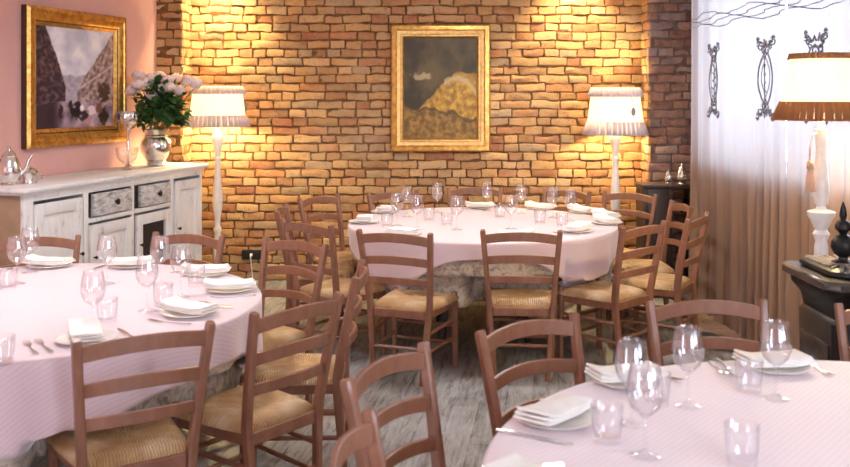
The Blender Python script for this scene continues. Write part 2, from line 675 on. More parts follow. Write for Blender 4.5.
# ------------------------------------------------------------------ chairs
def make_chair(label):
    t = thing('ladderback_chair', label, 'chair')

    def post_x(z):
        return .150 + (.222 - .150) * z / .88

    def post_y(z):
        return -.235 + (.03 * z / .42 if z < .42 else .03 - .085 * ((z - .42) / .46) ** 1.15)
    for s in (-1, 1):
        bm = new()
        zs = [0, .12, .25, .38, .45, .55, .65, .75, .84, .869, .880]
        sec = []
        for z in zs:
            k = 1.0 if z < .87 else .82
            w, d = .031 * k, (.036 + .006 * math.exp(-((z - .45) / .2) ** 2)) * k
            if z < .12:
                w, d = .027, .031
            sec.append(rrect(w, d, .42))
        sweep(bm, [(s * post_x(z), post_y(z), z) for z in zs], sec)
        obj('rear_post', bm, 'wood', t)
        bm = new()
        zs = [0, .2, .42, .452, .46]
        sweep(bm, [(s * (.195 + .006 * (1 - z / .46)), .19 + .004 * (1 - z), z) for z in zs],
              [rrect(.029, .029, .45), rrect(.034, .034, .4), rrect(.036, .036, .4), rrect(.034, .034, .4), rrect(.024, .024, .5)])
        obj('front_leg', bm, 'wood', t)
    for zc, hh, arch in ((.838, .052, .022), (.709, .046, .016), (.588, .042, .010)):
        bm = new()
        pts, sec = [], []
        hw = post_x(zc) - .012
        for i in range(13):
            q = -1 + i / 6
            b = 1 - q * q
            pts.append((q * hw, post_y(zc) - .038 * b, zc - arch * .55 + arch * b))
            sec.append(rrect(.016, hh, .35))
        # section x lies front-to-back here
        sweep(bm, pts, sec, (0, 1, 0))
        obj('back_slat', bm, 'wood', t)
    # rush seat: rounded trapezoid
    bm = new()
    n = 17
    rows = []
    for lv in range(2):
        g = []
        for j in range(n):
            v = -1 + 2 * j / (n - 1)
            r = []
            for i in range(n):
                u = -1 + 2 * i / (n - 1)
                wd = .186 + (.228 - .186) * (v + 1) / 2
                # round the outline a little
                x = u * wd * (1 - .035 * v * v)
                y = v * .208 * (1 - .05 * u * u) + .006
                e = max(abs(u), abs(v))
                z = .456 - .028 * max(0, (e - .72) / .28) ** 2 - .012 * (1 - min(1, e * 1.3)) if lv == 0 else .412
                if lv == 0:
                    if abs(abs(u) - abs(v)) < .07 and e < .9:
                        z -= .003
                r.append(bm.verts.new((x, y, z)))
            g.append(r)
        rows.append(g)
        for j in range(n - 1):
            for i in range(n - 1):
                q = (g[j][i], g[j][i + 1], g[j + 1][i + 1], g[j + 1][i])
                bm.faces.new(q if lv == 0 else q[::-1])
    def border(g):
        return g[0][:-1] + [g[j][-1] for j in range(n - 1)] + g[-1][:0:-1] + [g[j][0] for j in range(n - 1, 0, -1)]
    A, B = border(rows[0]), border(rows[1])
    for i in range(len(A)):
        bm.faces.new((A[i], B[i], B[(i + 1) % len(A)], A[(i + 1) % len(A)]))
    obj('seat', bm, 'rush', t, True, 70)
    bm = new()
    for s in (-1, 1):
        sweep(bm, [(s * .166, -.20, .392), (s * .196, .185, .392)], rrect(.020, .048, .3))
    sweep(bm, [(-.19, .192, .392), (.19, .192, .392)], rrect(.020, .048, .3), (0, 1, 0))
    sweep(bm, [(-.16, -.205, .392), (.16, -.205, .392)], rrect(.020, .048, .3), (0, 1, 0))
    obj('seat_rail', bm, 'wood', t)
    for s in (-1, 1):
        for z in (.175, .285):
            bm = new()
            tube(bm, [(s * post_x(z), post_y(z), z), (s * .198, .19, z + .01)], .0105, 8)
            obj('stretcher', bm, 'wood', t)
    for z in (.15, .255):
        bm = new()
        tube(bm, [(-.198, .19, z), (.198, .19, z)], .0105, 8)
        obj('stretcher', bm, 'wood', t)
    bm = new()
    tube(bm, [(-post_x(.20), post_y(.20), .20), (post_x(.20), post_y(.20), .20)], .0105, 8)
    obj('stretcher', bm, 'wood', t)
    return t


TL, TR, TF = Vector((-1.69, 4.12, 0)), Vector((1.19, 2.17, 0)), Vector((.40, 6.68, 0))
RL, RR, RF = .955, 1.05, .925
CH = []                                     # footprints (origin, angle, table)


def chair_from_posts(l, r, face):
    """l, r = floor-plan points under the two post tops; face = point the chair looks at"""
    l, r = Vector((l[0], l[1], 0)), Vector((r[0], r[1], 0))
    mid = (l + r) / 2
    d = (r - l).normalized()
    f = Vector((-d.y, d.x, 0))
    if f.dot(Vector(face) - mid) < 0:
        f = -f
    return mid + f * .290, math.atan2(f.y, f.x) - PI / 2


def pp(px, py):
    v = at(px, py, .88)
    return (v.x, v.y)


def mid_dir(mx, my, fx, fy):
    """chair given by middle of its top rail and its facing direction"""
    f = Vector((fx, fy, 0)).normalized()
    s = Vector((-f.y, f.x, 0)) * .2
    m = Vector((mx, my, 0))
    return tuple((m + s)[:2]), tuple((m - s)[:2])


P = pp
CHAIRS = [
    # table, posts, label
    (TF, (P(360, 229.6), P(429, 233.5)), 'ladder-back chair, back to us, first from the left of two before the far table', 'far'),
    (TF, (P(483.5, 230), P(559.3, 231)), 'ladder-back chair square to us before the middle of the far table', 'far'),
    (TF, (P(622.7, 227.6), P(665, 220.7)), 'ladder-back chair turned three-quarters at the right front of the far table', 'far'),
    (TF, mid_dir(1.77, 6.15, -.81, .50), 'ladder-back chair seen nearly edge-on beside the curtain at the far table', 'far'),
    (TF, mid_dir(1.845, 6.83, -1, -.04), 'ladder-back chair behind the edge-on one, before the dark console', 'far'),
    (TF, mid_dir(1.64, 7.60, -.6, -.8), 'ladder-back chair standing before the white pole of the back right lamp', 'far'),
    (TF, (P(545.5, 188), P(589.6, 191.7)), 'ladder-back chair behind the far table, just left of the back right lamp', 'far'),
    (TF, (P(449.3, 187.3), P(500, 187.3)), 'ladder-back chair facing us across the far table under the landscape painting', 'far'),
    (TF, mid_dir(-.26, 7.68, .5, -.85), 'ladder-back chair at the back left of the far table, half behind glasses', 'far'),
    (TF, mid_dir(-.82, 7.33, .82, -.57), 'ladder-back chair against bare brick left of the far table, showing its lilac-lit slats', 'far'),
    (TF, mid_dir(-1.0, 6.60, 1, .02), 'ladder-back chair seen edge-on at the left end of the far table', 'far'),
    (TF, (P(289, 219.5), P(323.5, 224)), 'ladder-back chair at the far table behind the tall one of the left table', 'far'),
    (TL, (P(75.5, 340), P(211.5, 322)), 'large ladder-back chair with its back to us at the front of the left table', 'left'),
    (TL, (P(255.5, 313), P(339, 293)), 'ladder-back chair with a wide straw seat at the right of the left table', 'left'),
    (TL, mid_dir(-.295, 4.28, -1, .0), 'ladder-back chair seen edge-on in the gap between left and far tables', 'left'),
    (TL, (P(267.5, 236.8), P(324.5, 244)), 'ladder-back chair at the back right of the left table, slats towards us', 'left'),
    (TL, (P(156, 231.8), P(222.5, 236)), 'ladder-back chair in front of the sideboard end near the white lamp', 'left'),
    (TL, (P(-5, 238), P(75.4, 235)), 'ladder-back chair in front of the left door of the sideboard', 'left'),
    (TR, (P(480, 331), P(573.8, 312.5)), 'ladder-back chair at the left back of the near table beside stacked napkins', 'near'),
    (TR, (P(649, 301), P(764, 299)), 'ladder-back chair at the back of the near table, in front of the curtain', 'near'),
    (TR, (P(837.5, 303), (1.985, 3.46)), 'ladder-back chair in front of the black stove, cut by the picture edge', 'near'),
    (TR, (P(348, 378.5), P(421.5, 343)), 'ladder-back chair in the aisle at the left of the near table', 'near'),
    (TR, ((-.19, 1.93), P(367, 411)), 'ladder-back chair lowest in view, only its top corner showing', 'near'),
]
chair0 = None
for tb, (l, r), lab, grp in CHAIRS:
    o_, a_ = chair_from_posts(l, r, tb)
    g_ = {'far': 'chairs around the far table', 'left': 'chairs around the left table', 'near': 'chairs around the near table'}[grp]
    if chair0 is None:
        chair0 = make_chair(lab)
        chair0['group'] = g_
        chair0.location, chair0.rotation_euler = o_, (0, 0, a_)
    else:
        dup(chair0, lab, o_, a_, g_)
    CH.append((o_, a_))

# ------------------------------------------------------------------ tables and cloths
TOPZ = .755


def chair_push(p, m):
    """move a cloth point out of a chair's footprint: returns inward shift needed"""
    for o_, a_ in CH:
        d = Vector((p.x - o_.x, p.y - o_.y, 0))
        c, s = math.cos(-a_), math.sin(-a_)
        x, y = d.x * c - d.y * s, d.x * s + d.y * c
        if abs(x) < .27 + m and -.30 < y < .238 + m:
            return True
    return False


def cloth(ct, R, drop, ztop, name, mat, label, group, fold, nf, seed, taper, off, hem=None):
    """round top with a hanging skirt in folds; drop(theta) = hanging length"""
    bm = new()
    uvl = bm.loops.layers.uv.new('UVMap')
    NTH = 240
    flat = [0.0, .3, .6, .85, .95]
    NS = 16
    uv = {}
    rings = []
    sd = seed
    for r in flat[1:]:
        ring = []
        for i in range(NTH):
            a = 2 * PI * i / NTH
            q = r * R * .985
            v = bm.verts.new((q * math.cos(a), q * math.sin(a), ztop))
            uv[v] = (q * math.cos(a), q * math.sin(a))
            ring.append(v)
        rings.append(ring)
    for s in range(NS + 1):
        f = s / NS
        raw = []
        for i in range(NTH):
            a = 2 * PI * i / NTH
            dl = drop(a) * f
            # rounded edge
            k = min(1.0, dl / .03)
            rr = R - .012 + .012 * math.sin(k * PI / 2) + off
            z = ztop - .012 * (1 - math.cos(k * PI / 2)) - max(0, dl - .02)
            ph = nf * a + 1.1 * math.sin(3 * a + sd) + .8 * math.sin(5 * a + sd * 2)
            g = min(1, max(0, dl - .01) / .30)
            rr += fold * g * (.55 + .45 * math.sin(2 * a + sd)) * math.sin(ph) + fold * .35 * g
            rr -= taper * min(1, max(0, dl - .05) / .6)
            tr = 0
            r00 = rr
            if ztop - dl < (.53 if taper > .06 else .47):
                while tr < 40 and chair_push(Vector((ct.x + rr * math.cos(a), ct.y + rr * math.sin(a), 0)), .028 if taper > .06 else .0):
                    rr -= .012
                    tr += 1
            raw.append([a, rr, z, R + dl, r00 - rr])
        if f > .3:
            rs = [q[4] for q in raw]
            for _ in range(4):
                sm = [(rs[i - 1] + rs[i] * 2 + rs[(i + 1) % NTH]) / 4 for i in range(NTH)]
                rs = [max(x, y) for x, y in zip(sm, rs)]
            for q, x in zip(raw, rs):
                q[1] += q[4] - x
        ring = []
        for a, rr, z, ru, _ in raw:
            v = bm.verts.new((rr * math.cos(a), rr * math.sin(a), z))
            uv[v] = (ru * math.cos(a), ru * math.sin(a))
            ring.append(v)
        rings.append(ring)
    c = bm.verts.new((0, 0, ztop))
    uv[c] = (0, 0)
    for i in range(NTH):
        bm.faces.new((c, rings[0][i], rings[0][(i + 1) % NTH]))
    for a, b in zip(rings, rings[1:]):
        for i in range(NTH):
            bm.faces.new((a[i], b[i], b[(i + 1) % NTH], a[(i + 1) % NTH]))
    for f in bm.faces:
        for lp in f.loops:
            lp[uvl].uv = uv[lp.vert]
    o = obj(name, bm, mat, None, True, 75)
    o.location = (ct.x, ct.y, 0)
    md = o.modifiers.new('thickness', 'SOLIDIFY')
    md.thickness = .0012
    md.offset = 0
    return tag(o, label, 'tablecloth', group)


def round_table(ct, R, lab):
    t = thing('round_table', lab, 'table', (ct.x, ct.y, 0), 0)
    bm = new()
    capped(bm, [(R - .03, TOPZ - .03), (R - .018, TOPZ - .02), (R - .016, TOPZ - .004), (R - .022, TOPZ)], 64)
    obj('tabletop', bm, 'dark', t)
    for k in range(4):
        a = PI / 4 + k * PI / 2
        bm = new()
        sweep(bm, [(.42 * math.cos(a), .42 * math.sin(a), .003), (.26 * math.cos(a), .26 * math.sin(a), TOPZ - .0305)], rrect(.05, .05, .3))
        obj('leg', bm, 'dark', t)
    return t


round_table(TF, RF, 'far round table under pink cloth, before the brick back wall')
round_table(TL, RL, 'round table at the left under pink pinstripe cloth, before the sideboard')
round_table(TR, RR, 'round table nearest us at the lower right under a pale pink cloth')


def sq(base, amp, corner, pw=1.6):
    def f(a):
        return base + amp * ((1 + math.cos(4 * (a - corner))) / 2) ** pw + .012 * math.sin(7 * a)
    return f


for ct, R, nm, corner, base, amp in ((TF, RF, 'far', math.radians(-45), .10, .27), (TL, RL, 'left', math.radians(-72), .175, .17),
                                     (TR, RR, 'near', math.radians(-45), .18, .2)):
    cloth(ct, R, lambda a: .43 + .012 * math.sin(5 * a), TOPZ + .0035, 'under_tablecloth', 'under',
          {'far': 'beige patterned undercloth hanging low around the far table',
           'left': 'beige patterned undercloth showing below the pink cloth of the left table',
           'near': 'beige patterned undercloth beneath the pale cloth of the near table'}[nm], 'undercloths', .024, 17, 1.3, .10, 0.0)
    cloth(ct, R, sq(base, amp, corner), TOPZ + .0075, 'top_tablecloth', 'cloth',
          {'far': 'pale pink tablecloth with hanging corners on the far table',
           'left': 'pink pinstripe tablecloth spread over the round left table',
           'near': 'pale pink tablecloth spread over the table nearest us'}[nm], 'pink tablecloths', .026, 17, 1.3, 0.04, .014)
CZ = TOPZ + .008


# ------------------------------------------------------------------ table ware
def mk_wine(label):
    bm = new()
    n = 28
    outer = [(.0345, .0), (.036, .0015), (.034, .003), (.020, .006), (.007, .012), (.0042, .02), (.0038, .05), (.004, .082), (.008, .092), (.020, .100),
             (.034, .114), (.0425, .134), (.0445, .15), (.043, .168), (.0385, .192), (.0350, .212)]
    inner = [(.0342, .2128), (.0335, .212), (.0370, .192), (.0415, .168), (.043, .15), (.041, .134), (.0325, .115), (.019, .102), (.006, .095), (.0, .0935)]
    r = lathe(bm, [(a * 1.05, b * 1.07) for a, b in outer + inner], n)
    bm.faces.new(r[0][::-1])
    bm.faces.new(r[-1])
    return tag(obj('wine_glass', bm, 'glass', None, True, 60), label, 'wine glass', 'stemmed wine glasses')


def mk_tumbler(label):
    bm = new()
    n = 24

    def rip(k, a):
        return .035 * math.cos(8 * a) if 1 <= k <= 3 else 0
    outer = [(.031, 0), (.035, .002), (.036, .02), (.039, .045), (.041, .06), (.0425, .094)]
    inner = [(.042, .0952), (.041, .0945), (.0395, .06), (.036, .03), (.032, .014), (.0, .012)]
    r = lathe(bm, outer + inner, n, (0, 0, 0), rip)
    bm.faces.new(r[0][::-1])
    bm.faces.new(r[-1])
    return tag(obj('water_tumbler', bm, 'glass', None, True, 60), label, 'tumbler', 'water tumblers')


def mk_plate(label):
    bm = new()
    r = lathe(bm, [(.060, .001), (.062, 0), (.075, .003), (.100, .011), (.109, .014), (.110, .0158), (.107, .0165), (.098, .014), (.074, .007), (.05, .005), (.0, .005)], 40)
    bm.faces.new(r[0][::-1])
    bm.faces.new(r[-1])
    return tag(obj('side_plate', bm, 'china', None, True, 40), label, 'plate', 'white plates')


def mk_napkin(label):
    """oblong linen napkin folded in three layers"""
    bm = new()
    for k in range(3):
        n = 15
        w, d, th = .235 - .008 * k, .115 - .004 * k, .0085
        pts, sec = [], []
        for i in range(n):
            q = -1 + 2 * i / (n - 1)
            lift = .010 * max(0, q) ** 2 + .004 * max(0, -q) ** 2 + .0015 * math.sin(5 * q + k)
            pts.append((q * w / 2 + .003 * k, .003 * k - .002, .006 + k * .0088 + lift * (1 + .25 * k)))
            e = .75 if i in (0, n - 1) else 1
            sec.append(rrect(d, th * e, .9))
        sweep(bm, pts, sec, (0, 1, 0))
    return tag(obj('folded_napkin', bm, 'linen', None, True, 50), label, 'napkin', 'folded white napkins')


def outline(bm, pts, th, zf, mid=None):
    """flat outline of (x, y) with thickness, curved in z by zf(y)"""
    top = [bm.verts.new((x, y, zf(y) + th)) for x, y in pts]
    bot = [bm.verts.new((x, y, zf(y))) for x, y in pts]
    n = len(pts)
    for i in range(n):
        bm.faces.new((top[i], bot[i], bot[(i + 1) % n], top[(i + 1) % n]))
    return top, bot


def strip(bm, prof, zf, th=.002):
    """blade made from rows (y, half width) along y"""
    T, B = [], []
    for y, w in prof:
        T.append([bm.verts.new((-w, y, zf(y) + th)), bm.verts.new((w, y, zf(y) + th))])
        B.append([bm.verts.new((-w, y, zf(y))), bm.verts.new((w, y, zf(y)))])
    for i in range(len(prof) - 1):
        bm.faces.new((T[i][0], T[i][1], T[i + 1][1], T[i + 1][0]))
        bm.faces.new((B[i][1], B[i][0], B[i + 1][0], B[i + 1][1]))
        bm.faces.new((T[i][1], B[i][1], B[i + 1][1], T[i + 1][1]))
        bm.faces.new((T[i + 1][0], B[i + 1][0], B[i][0], T[i][0]))
    bm.faces.new((T[0][1], T[0][0], B[0][0], B[0][1]))
    bm.faces.new((T[-1][0], T[-1][1], B[-1][1], B[-1][0]))


def mk_fork(label):
    t = thing('dinner_fork', label, 'fork', (0, 0, 0), 0, 'dinner forks')
    zf = lambda y: .001 + .010 * max(0, (y - .02) / .08) ** 2 * (1 if y < .075 else .75) + .004 * max(0, (-y - .02) / .08)
    bm = new()
    strip(bm, [(-.10, .006), (-.096, .009), (-.06, .0065), (0, .0036), (.03, .004), (.042, .010), (.055, .0125)], zf)
    obj('handle', bm, 'steel', t)
    for k in range(4):
        bm = new()
        x = (-1.5 + k) * .0068
        zz = zf
        T = []
        for y, w in ((.053, .0024), (.075, .002), (.097, .0012)):
            T.append([bm.verts.new((x - w, y, zz(y))), bm.verts.new((x + w, y, zz(y))), bm.verts.new((x + w, y, zz(y) + .002)), bm.verts.new((x - w, y, zz(y) + .002))])
        for a, b in zip(T, T[1:]):
            for i in range(4):
                bm.faces.new((a[i], a[(i + 1) % 4], b[(i + 1) % 4], b[i]))
        bm.faces.new(T[0][::-1])
        bm.faces.new(T[-1])
        obj('tine', bm, 'steel', t)
    return t


def mk_knife(label):
    t = thing('table_knife', label, 'knife', (0, 0, 0), 0, 'table knives')
    bm = new()
    sweep(bm, [(0, -.11, .004), (0, -.06, .005), (0, -.005, .0045)], [rrect(.014, .006, .8), rrect(.013, .007, .8), rrect(.009, .006, .8)])
    obj('handle', bm, 'steel', t)
    bm = new()
    strip(bm, [(-.006, .005), (.01, .0095), (.07, .0095), (.095, .0065), (.108, .002)], lambda y: .0035, .0015)
    obj('blade', bm, 'steel', t)
    return t


def mk_spoon(label):
    t = thing('dessert_spoon', label, 'spoon', (0, 0, 0), 0, 'dessert spoons')
    bm = new()
    strip(bm, [(-.09, .006), (-.085, .0085), (-.05, .0055), (0, .0032), (.035, .004)], lambda y: .002 + .008 * max(0, (y + .01) / .045) ** 2)
    obj('handle', bm, 'steel', t)
    bm = new()
    n = 16
    rr = []
    for k in range(5):
        q = k / 4
        ring = []
        for i in range(n):
            a = 2 * PI * i / n
            ring.append(bm.verts.new((max(q, .02) * .0165 * math.cos(a), .057 + max(q, .02) * .026 * math.sin(a), .003 + .0075 * q * q)))
        rr.append(ring)
    for a, b in zip(rr, rr[1:]):
        for i in range(n):
            bm.faces.new((a[i], a[(i + 1) % n], b[(i + 1) % n], b[i]))
    bm.faces.new(rr[0])
    o = obj('bowl', bm, 'steel', t)
    md = o.modifiers.new('thickness', 'SOLIDIFY')
    md.thickness = .0015
    return t


PROTO = {}


def put(kind, label, p, z=CZ, rz=0.0, rot=None):
    mk = {'wine': mk_wine, 'tumbler': mk_tumbler, 'plate': mk_plate, 'napkin': mk_napkin, 'fork': mk_fork, 'knife': mk_knife, 'spoon': mk_spoon}[kind]
    loc = (p.x, p.y, z)
    if kind not in PROTO:
        o = mk(label)
        PROTO[kind] = o
        o.location = loc
        o.rotation_euler = rot if rot else (0, 0, rz)
        return o
    return dup(PROTO[kind], label, loc, rz, None, rot)


def tp(px, py, h=CZ):
    return at(px, py, h)


ORD = ['first', 'second', 'third', 'fourth', 'fifth', 'sixth', 'seventh', 'eighth', 'ninth', 'tenth', 'eleventh', 'twelfth', 'thirteenth', 'fourteenth', 'fifteenth', 'sixteenth']
TN = {'near': 'the near table', 'left': 'the left table', 'far': 'the far table'}
WINE = {'near': [(632, 424), (688, 406), (776, 399), (645, 456)],
        'left': [(17, 284), (30, 273), (107, 284), (93, 331), (160, 284), (147, 311), (181, 297)],
        'far': [(397, 226), (407, 217), (417, 229), (437, 213), (457, 230), (487, 211), (511, 229), (521, 214), (553, 218), (570, 221)]}
TUMB = {'near': [(656, 405), (607, 441), (749, 391), (742, 463)],
        'left': [(8, 289), (107, 322), (163, 306), (196, 286), (2, 364)],
        'far': [(387, 227), (429, 221), (447, 226), (500, 218), (540, 224), (562, 227)]}
for tb in ('near', 'left', 'far'):
    L = sorted(WINE[tb])
    for i, (x, y) in enumerate(L):
        put('wine', 'stemmed wine glass on %s, %s from the left of its wine glasses' % (TN[tb], ORD[i]), tp(x, y), CZ, rnd.random() * 6)
    L = sorted(TUMB[tb])
    for i, (x, y) in enumerate(L):
        put('tumbler', 'faceted water tumbler on %s, %s from the left of its tumblers' % (TN[tb], ORD[i]), tp(x, y), CZ, rnd.random() * 6)

# settings: plate pixel, napkin turn in the sitter's frame, cutlery, phrase
SET = [
    (TR, 555, 421, -12, 'FK', 'beside the chair at the near table\'s left back'),
    (TR, 627, 383, -18, 'F', 'second along the near table\'s back edge'),
    (TR, 774, 369, 8, 'FKS', 'behind the tallest glass of the near table'),
    (TR, 533, 494, 40, 'F', 'cut by the bottom edge on the near table'),
    (TL, 86, 341, 78, 'FFK', 'before the large front chair of the left table'),
    (TL, 190, 315, 80, 'FKS', 'before the wide straw chair of the left table'),
    (TL, 230, 291, 84, 'FK', 'nearest the right rim of the left table'),
    (TL, 206, 275, 48, 'K', 'at the back right of the left table'),
    (TL, 131, 267, 30, 'K', 'before the sideboard drawers on the left table'),
    (TL, 49, 267, -25, 'S', 'before the sideboard\'s left door on the left table'),
    (TF, 405, 236, 10, 'F', 'before the far table\'s left chair turned from us'),
    (TF, 515, 239, 0, '', 'behind the square-on chair of the far table'),
    (TF, 577, 232, 4, 'F', 'by the three-quarter chair of the far table'),
    (TF, 607, 224, 20, '', 'before the edge-on chair by the curtain'),
    (TF, 606, 218, 5, '', 'at the right end of the far table'),
    (TF, 583, 213, 0, '', 'before the chair by the right lamp pole'),
    (TF, 541, 209.5, 0, '', 'at the far table\'s back, right of its centre'),
    (TF, 480, 208.5, 8, '', 'at the far table\'s back under the painting'),
    (TF, 385, 213, 30, '', 'at the back left of the far table'),
    (TF, 364, 223, 0, '', 'at the left rim of the far table'),
]
for ct, px, py, tw, cut, ph in SET:
    p = tp(px, py)
    d = Vector((ct.x - p.x, ct.y - p.y, 0)).normalized()
    rz = math.atan2(d.y, d.x) - PI / 2           # local +Y points to the table's middle
    sx = Vector((d.y, -d.x, 0))                  # sitter's right
    put('plate', 'white side plate under a napkin, ' + ph, p, CZ)
    put('napkin', 'folded white napkin on its plate, ' + ph, p, CZ + .0168, rz + math.radians(tw))
    k = 0
    for c in cut:
        if c == 'F':
            q = p - sx * (.145 + .045 * k)
            put('fork', ('dinner fork left of the plate, ' if k == 0 else 'outer dinner fork left of the plate, ') + ph, q, CZ, rz + rnd.uniform(-.05, .05))
            k += 1
        elif c == 'K':
            put('knife', 'table knife right of the plate, ' + ph, p + sx * .15, CZ, rz + rnd.uniform(-.12, .12))
        else:
            put('spoon', 'dessert spoon right of the plate, ' + ph, p + sx * .185, CZ, rz + rnd.uniform(-.12, .12))


# ------------------------------------------------------------------ sideboard
SL, SD, SH = 2.20, .46, 1.08
sb = thing('sideboard', 'long distressed white sideboard with drawers against the pink wall', 'sideboard', SB, rot)


def bx(name, mat, x0, x1, y0, y1, z0, z1, parent, bev=.004):
    bm = new()
    box(bm, ((x0 + x1) / 2, (y0 + y1) / 2, (z0 + z1) / 2), (x1 - x0, y1 - y0, z1 - z0), bev)
    return obj(name, bm, mat, parent)


bm = new()
for x0, x1, z0, z1 in ((0, .09, .08, 1.04), (.60, .65, .08, 1.04), (1.165, 1.20, .08, 1.04), (1.70, 1.75, .08, 1.04), (2.165, SL, .08, 1.04)):
    box(bm, ((x0 + x1) / 2, .0125, (z0 + z1) / 2), (x1 - x0, .025, z1 - z0), .003)
box(bm, (SL / 2, .014, 1.02), (SL - .02, .025, .05), .003)
box(bm, (SL / 2, .014, .12), (SL - .02, .025, .10), .003)
box(bm, (1.175, .014, .802), (1.10, .025, .032), .003)
box(bm, (SL / 2, SD - .01, .56), (SL - .04, .02, .96))
box(bm, (SL / 2, SD / 2, .09), (SL - .04, SD - .05, .02))
box(bm, (SL - .0125, SD / 2 + .012, .56), (.025, SD - .03, .96))
box(bm, (.62, SD / 2, .56), (.02, SD - .06, .94))
box(bm, (1.73, SD / 2, .56), (.02, SD - .06, .94))
obj('carcass', bm, 'whitewash', sb)
bm = new()
box(bm, (.0125, SD / 2 + .012, .56), (.025, SD - .03, .96), .002)
obj('end_panel', bm, 'brownpanel', sb)['label'] = 'bare brown wooden end panel'
bm = new()
box(bm, (SL / 2 - .0, SD / 2 - .018, 1.0725), (SL + .09, SD + .05, .03), .010)
box(bm, (SL / 2 - .0, SD / 2 - .008, 1.049), (SL + .04, SD + .025, .018), .005)
obj('worktop', bm, 'whitewash', sb)
for sx_ in (.05, SL - .05):
    for sy_ in (.04, SD - .05):
        bm = new()
        capped(bm, [(.03, 0), (.038, .02), (.034, .06), (.03, .085)], 14, (sx_, sy_, 0))
        obj('foot', bm, 'whitewash', sb)


def knob(parent, x, y, z, r=.017):
    bm = new()
    m = Matrix.Translation((x, y, z)) @ Matrix.Rotation(PI / 2, 4, 'X')
    rr = capped(bm, [(r * .45, 0), (r * .45, .012), (r, .018), (r * .95, .027), (r * .4, .032)], 14)
    bmesh.ops.transform(bm, matrix=m, verts=bm.verts[:])
    return obj('knob', bm, 'knob', parent)


for x0, x1 in ((.70, 1.155), (1.275, 1.69)):
    bm = new()
    box(bm, ((x0 + x1) / 2, .002, .904), (x1 - x0, .03, .155), .005)
    box(bm, ((x0 + x1) / 2, .2, .88), (x1 - x0 - .04, .36, .10))
    dr = obj('drawer', bm, 'greywash', sb)
    dr['label'] = 'drawer front of worn grey paint'
    knob(dr, (x0 + x1) / 2 + .02, -.012, .905, .022)
for x0, x1 in ((.651, .70), (1.201, 1.275)):  # dark boards painting the shade beside the drawers
    bm = new()
    box(bm, ((x0 + x1) / 2, .03, .904), (x1 - x0, .02, .165))
    obj('side_panel', bm, 'void', sb)['label'] = 'dark strip painting the shaded gap beside a drawer'


def door(x0, x1, z0, z1, glazed=False):
    bm = new()
    w = .075
    for a, b, c, d in ((x0, x0 + w, z0, z1), (x1 - w, x1, z0, z1), (x0 + w, x1 - w, z1 - w, z1), (x0 + w, x1 - w, z0, z0 + w)):
        box(bm, ((a + b) / 2, -.002, (c + d) / 2), (b - a, .024, d - c), .003)
    dn = obj('door', bm, 'whitewash', sb)
    bm = new()
    if glazed:
        box(bm, ((x0 + x1) / 2, .012, (z0 + z1) / 2), (x1 - x0 - 2 * w, .004, z1 - z0 - 2 * w))  # dark sheet in place of the shaded cupboard inside
        obj('mesh_panel', bm, 'void', dn)['label'] = 'dark sheet painting the shade behind the open door panel'
    else:
        box(bm, ((x0 + x1) / 2, .008, (z0 + z1) / 2), (x1 - x0 - 2 * w + .01, .012, z1 - z0 - 2 * w + .01), .003)
        obj('door_panel', bm, 'whitewash', dn)
    return dn


dn = door(.10, .57, .19, .975)
knob(dn, .54, -.014, .60, .012)
dn = door(.66, 1.155, .19, .77)
knob(dn, .69, -.014, .55, .012)
dn = door(1.22, 1.69, .19, .77, True)
knob(dn, 1.255, -.014, .55, .012)
dn = door(1.76, 2.155, .19, .975)
knob(dn, 1.79, -.014, .60, .012)
bm = new()
box(bm, (.585, .016, .58), (.014, .018, .78))  # strips that paint in the shade of the door gaps
box(bm, (1.207, .016, .48), (.014, .018, .56))
obj('shadow_gap', bm, 'void', sb)['label'] = 'dark strips painting the shaded gaps between doors and posts'


def onsb(px, y):
    """point on the sideboard top at picture column px and depth-into-wall y"""
    q = SB + NL * y
    k = (px - 425) / F
    t = (k * q.y - q.x) / (U.x - k * U.y)
    v = q + U * t
    return Vector((v.x, v.y, 1.0885))


# things on the sideboard
SBZ = 1.088
v = onsb(156, .22)
t = thing('silver_vase', 'round-bellied silver vase holding roses on the white sideboard', 'vase', v)
bm = new()
prof = [(.055, 0), (.075, .004), (.078, .02), (.07, .03), (.066, .036), (.085, .06), (.112, .11), (.122, .155), (.115, .2), (.092, .232), (.085, .245),
        (.092, .262), (.104, .285), (.108, .295), (.104, .296), (.085, .262), (.078, .245), (.085, .232), (.105, .2), (.11, .155), (.1, .11), (.07, .06), (0, .05)]
r = lathe(bm, prof, 32, (0, 0, 0), lambda k, a: .02 * math.cos(14 * a) if k in (5, 6, 7, 8, 16, 17) else 0)
bm.faces.new(r[0][::-1])
bm.faces.new(r[-1])
obj('body', bm, 'silver', t)
bm = new()
capped(bm, [(.08, .033), (.084, .037), (.08, .042)], 32)
obj('band', bm, 'silver', t)
bm = new()
capped(bm, [(.096, .236), (.099, .241), (.096, .247)], 32)
obj('band', bm, 'silver', t)
VP = v.copy()

# roses: pixel positions of the blooms
ROSES = [(139, 76), (151, 79), (159, 77), (138, 85), (168, 81), (170, 88), (180, 91), (152, 96), (188, 81), (196, 84), (132, 91), (145, 82), (163, 89), (176, 79)]


def add_leaf(bm, p, d, up, L, W):
    d = d.normalized()
    s = d.cross(up)
    if s.length < .01:
        s = Vector((1, 0, 0))
    s.normalize()
    n_ = s.cross(d)
    pts = [(0, 0, 0), (.3, .42, .04), (.62, .46, .03), (1, 0, -.06), (.62, -.46, .03), (.3, -.42, .04)]
    vs = [bm.verts.new(p + d * (L * a) + s * (W * b) + n_ * (L * c)) for a, b, c in pts]
    mid = bm.verts.new(p + d * (L * .5) - n_ * (L * .05))
    for i in range(6):
        bm.faces.new((vs[i], vs[(i + 1) % 6], mid))


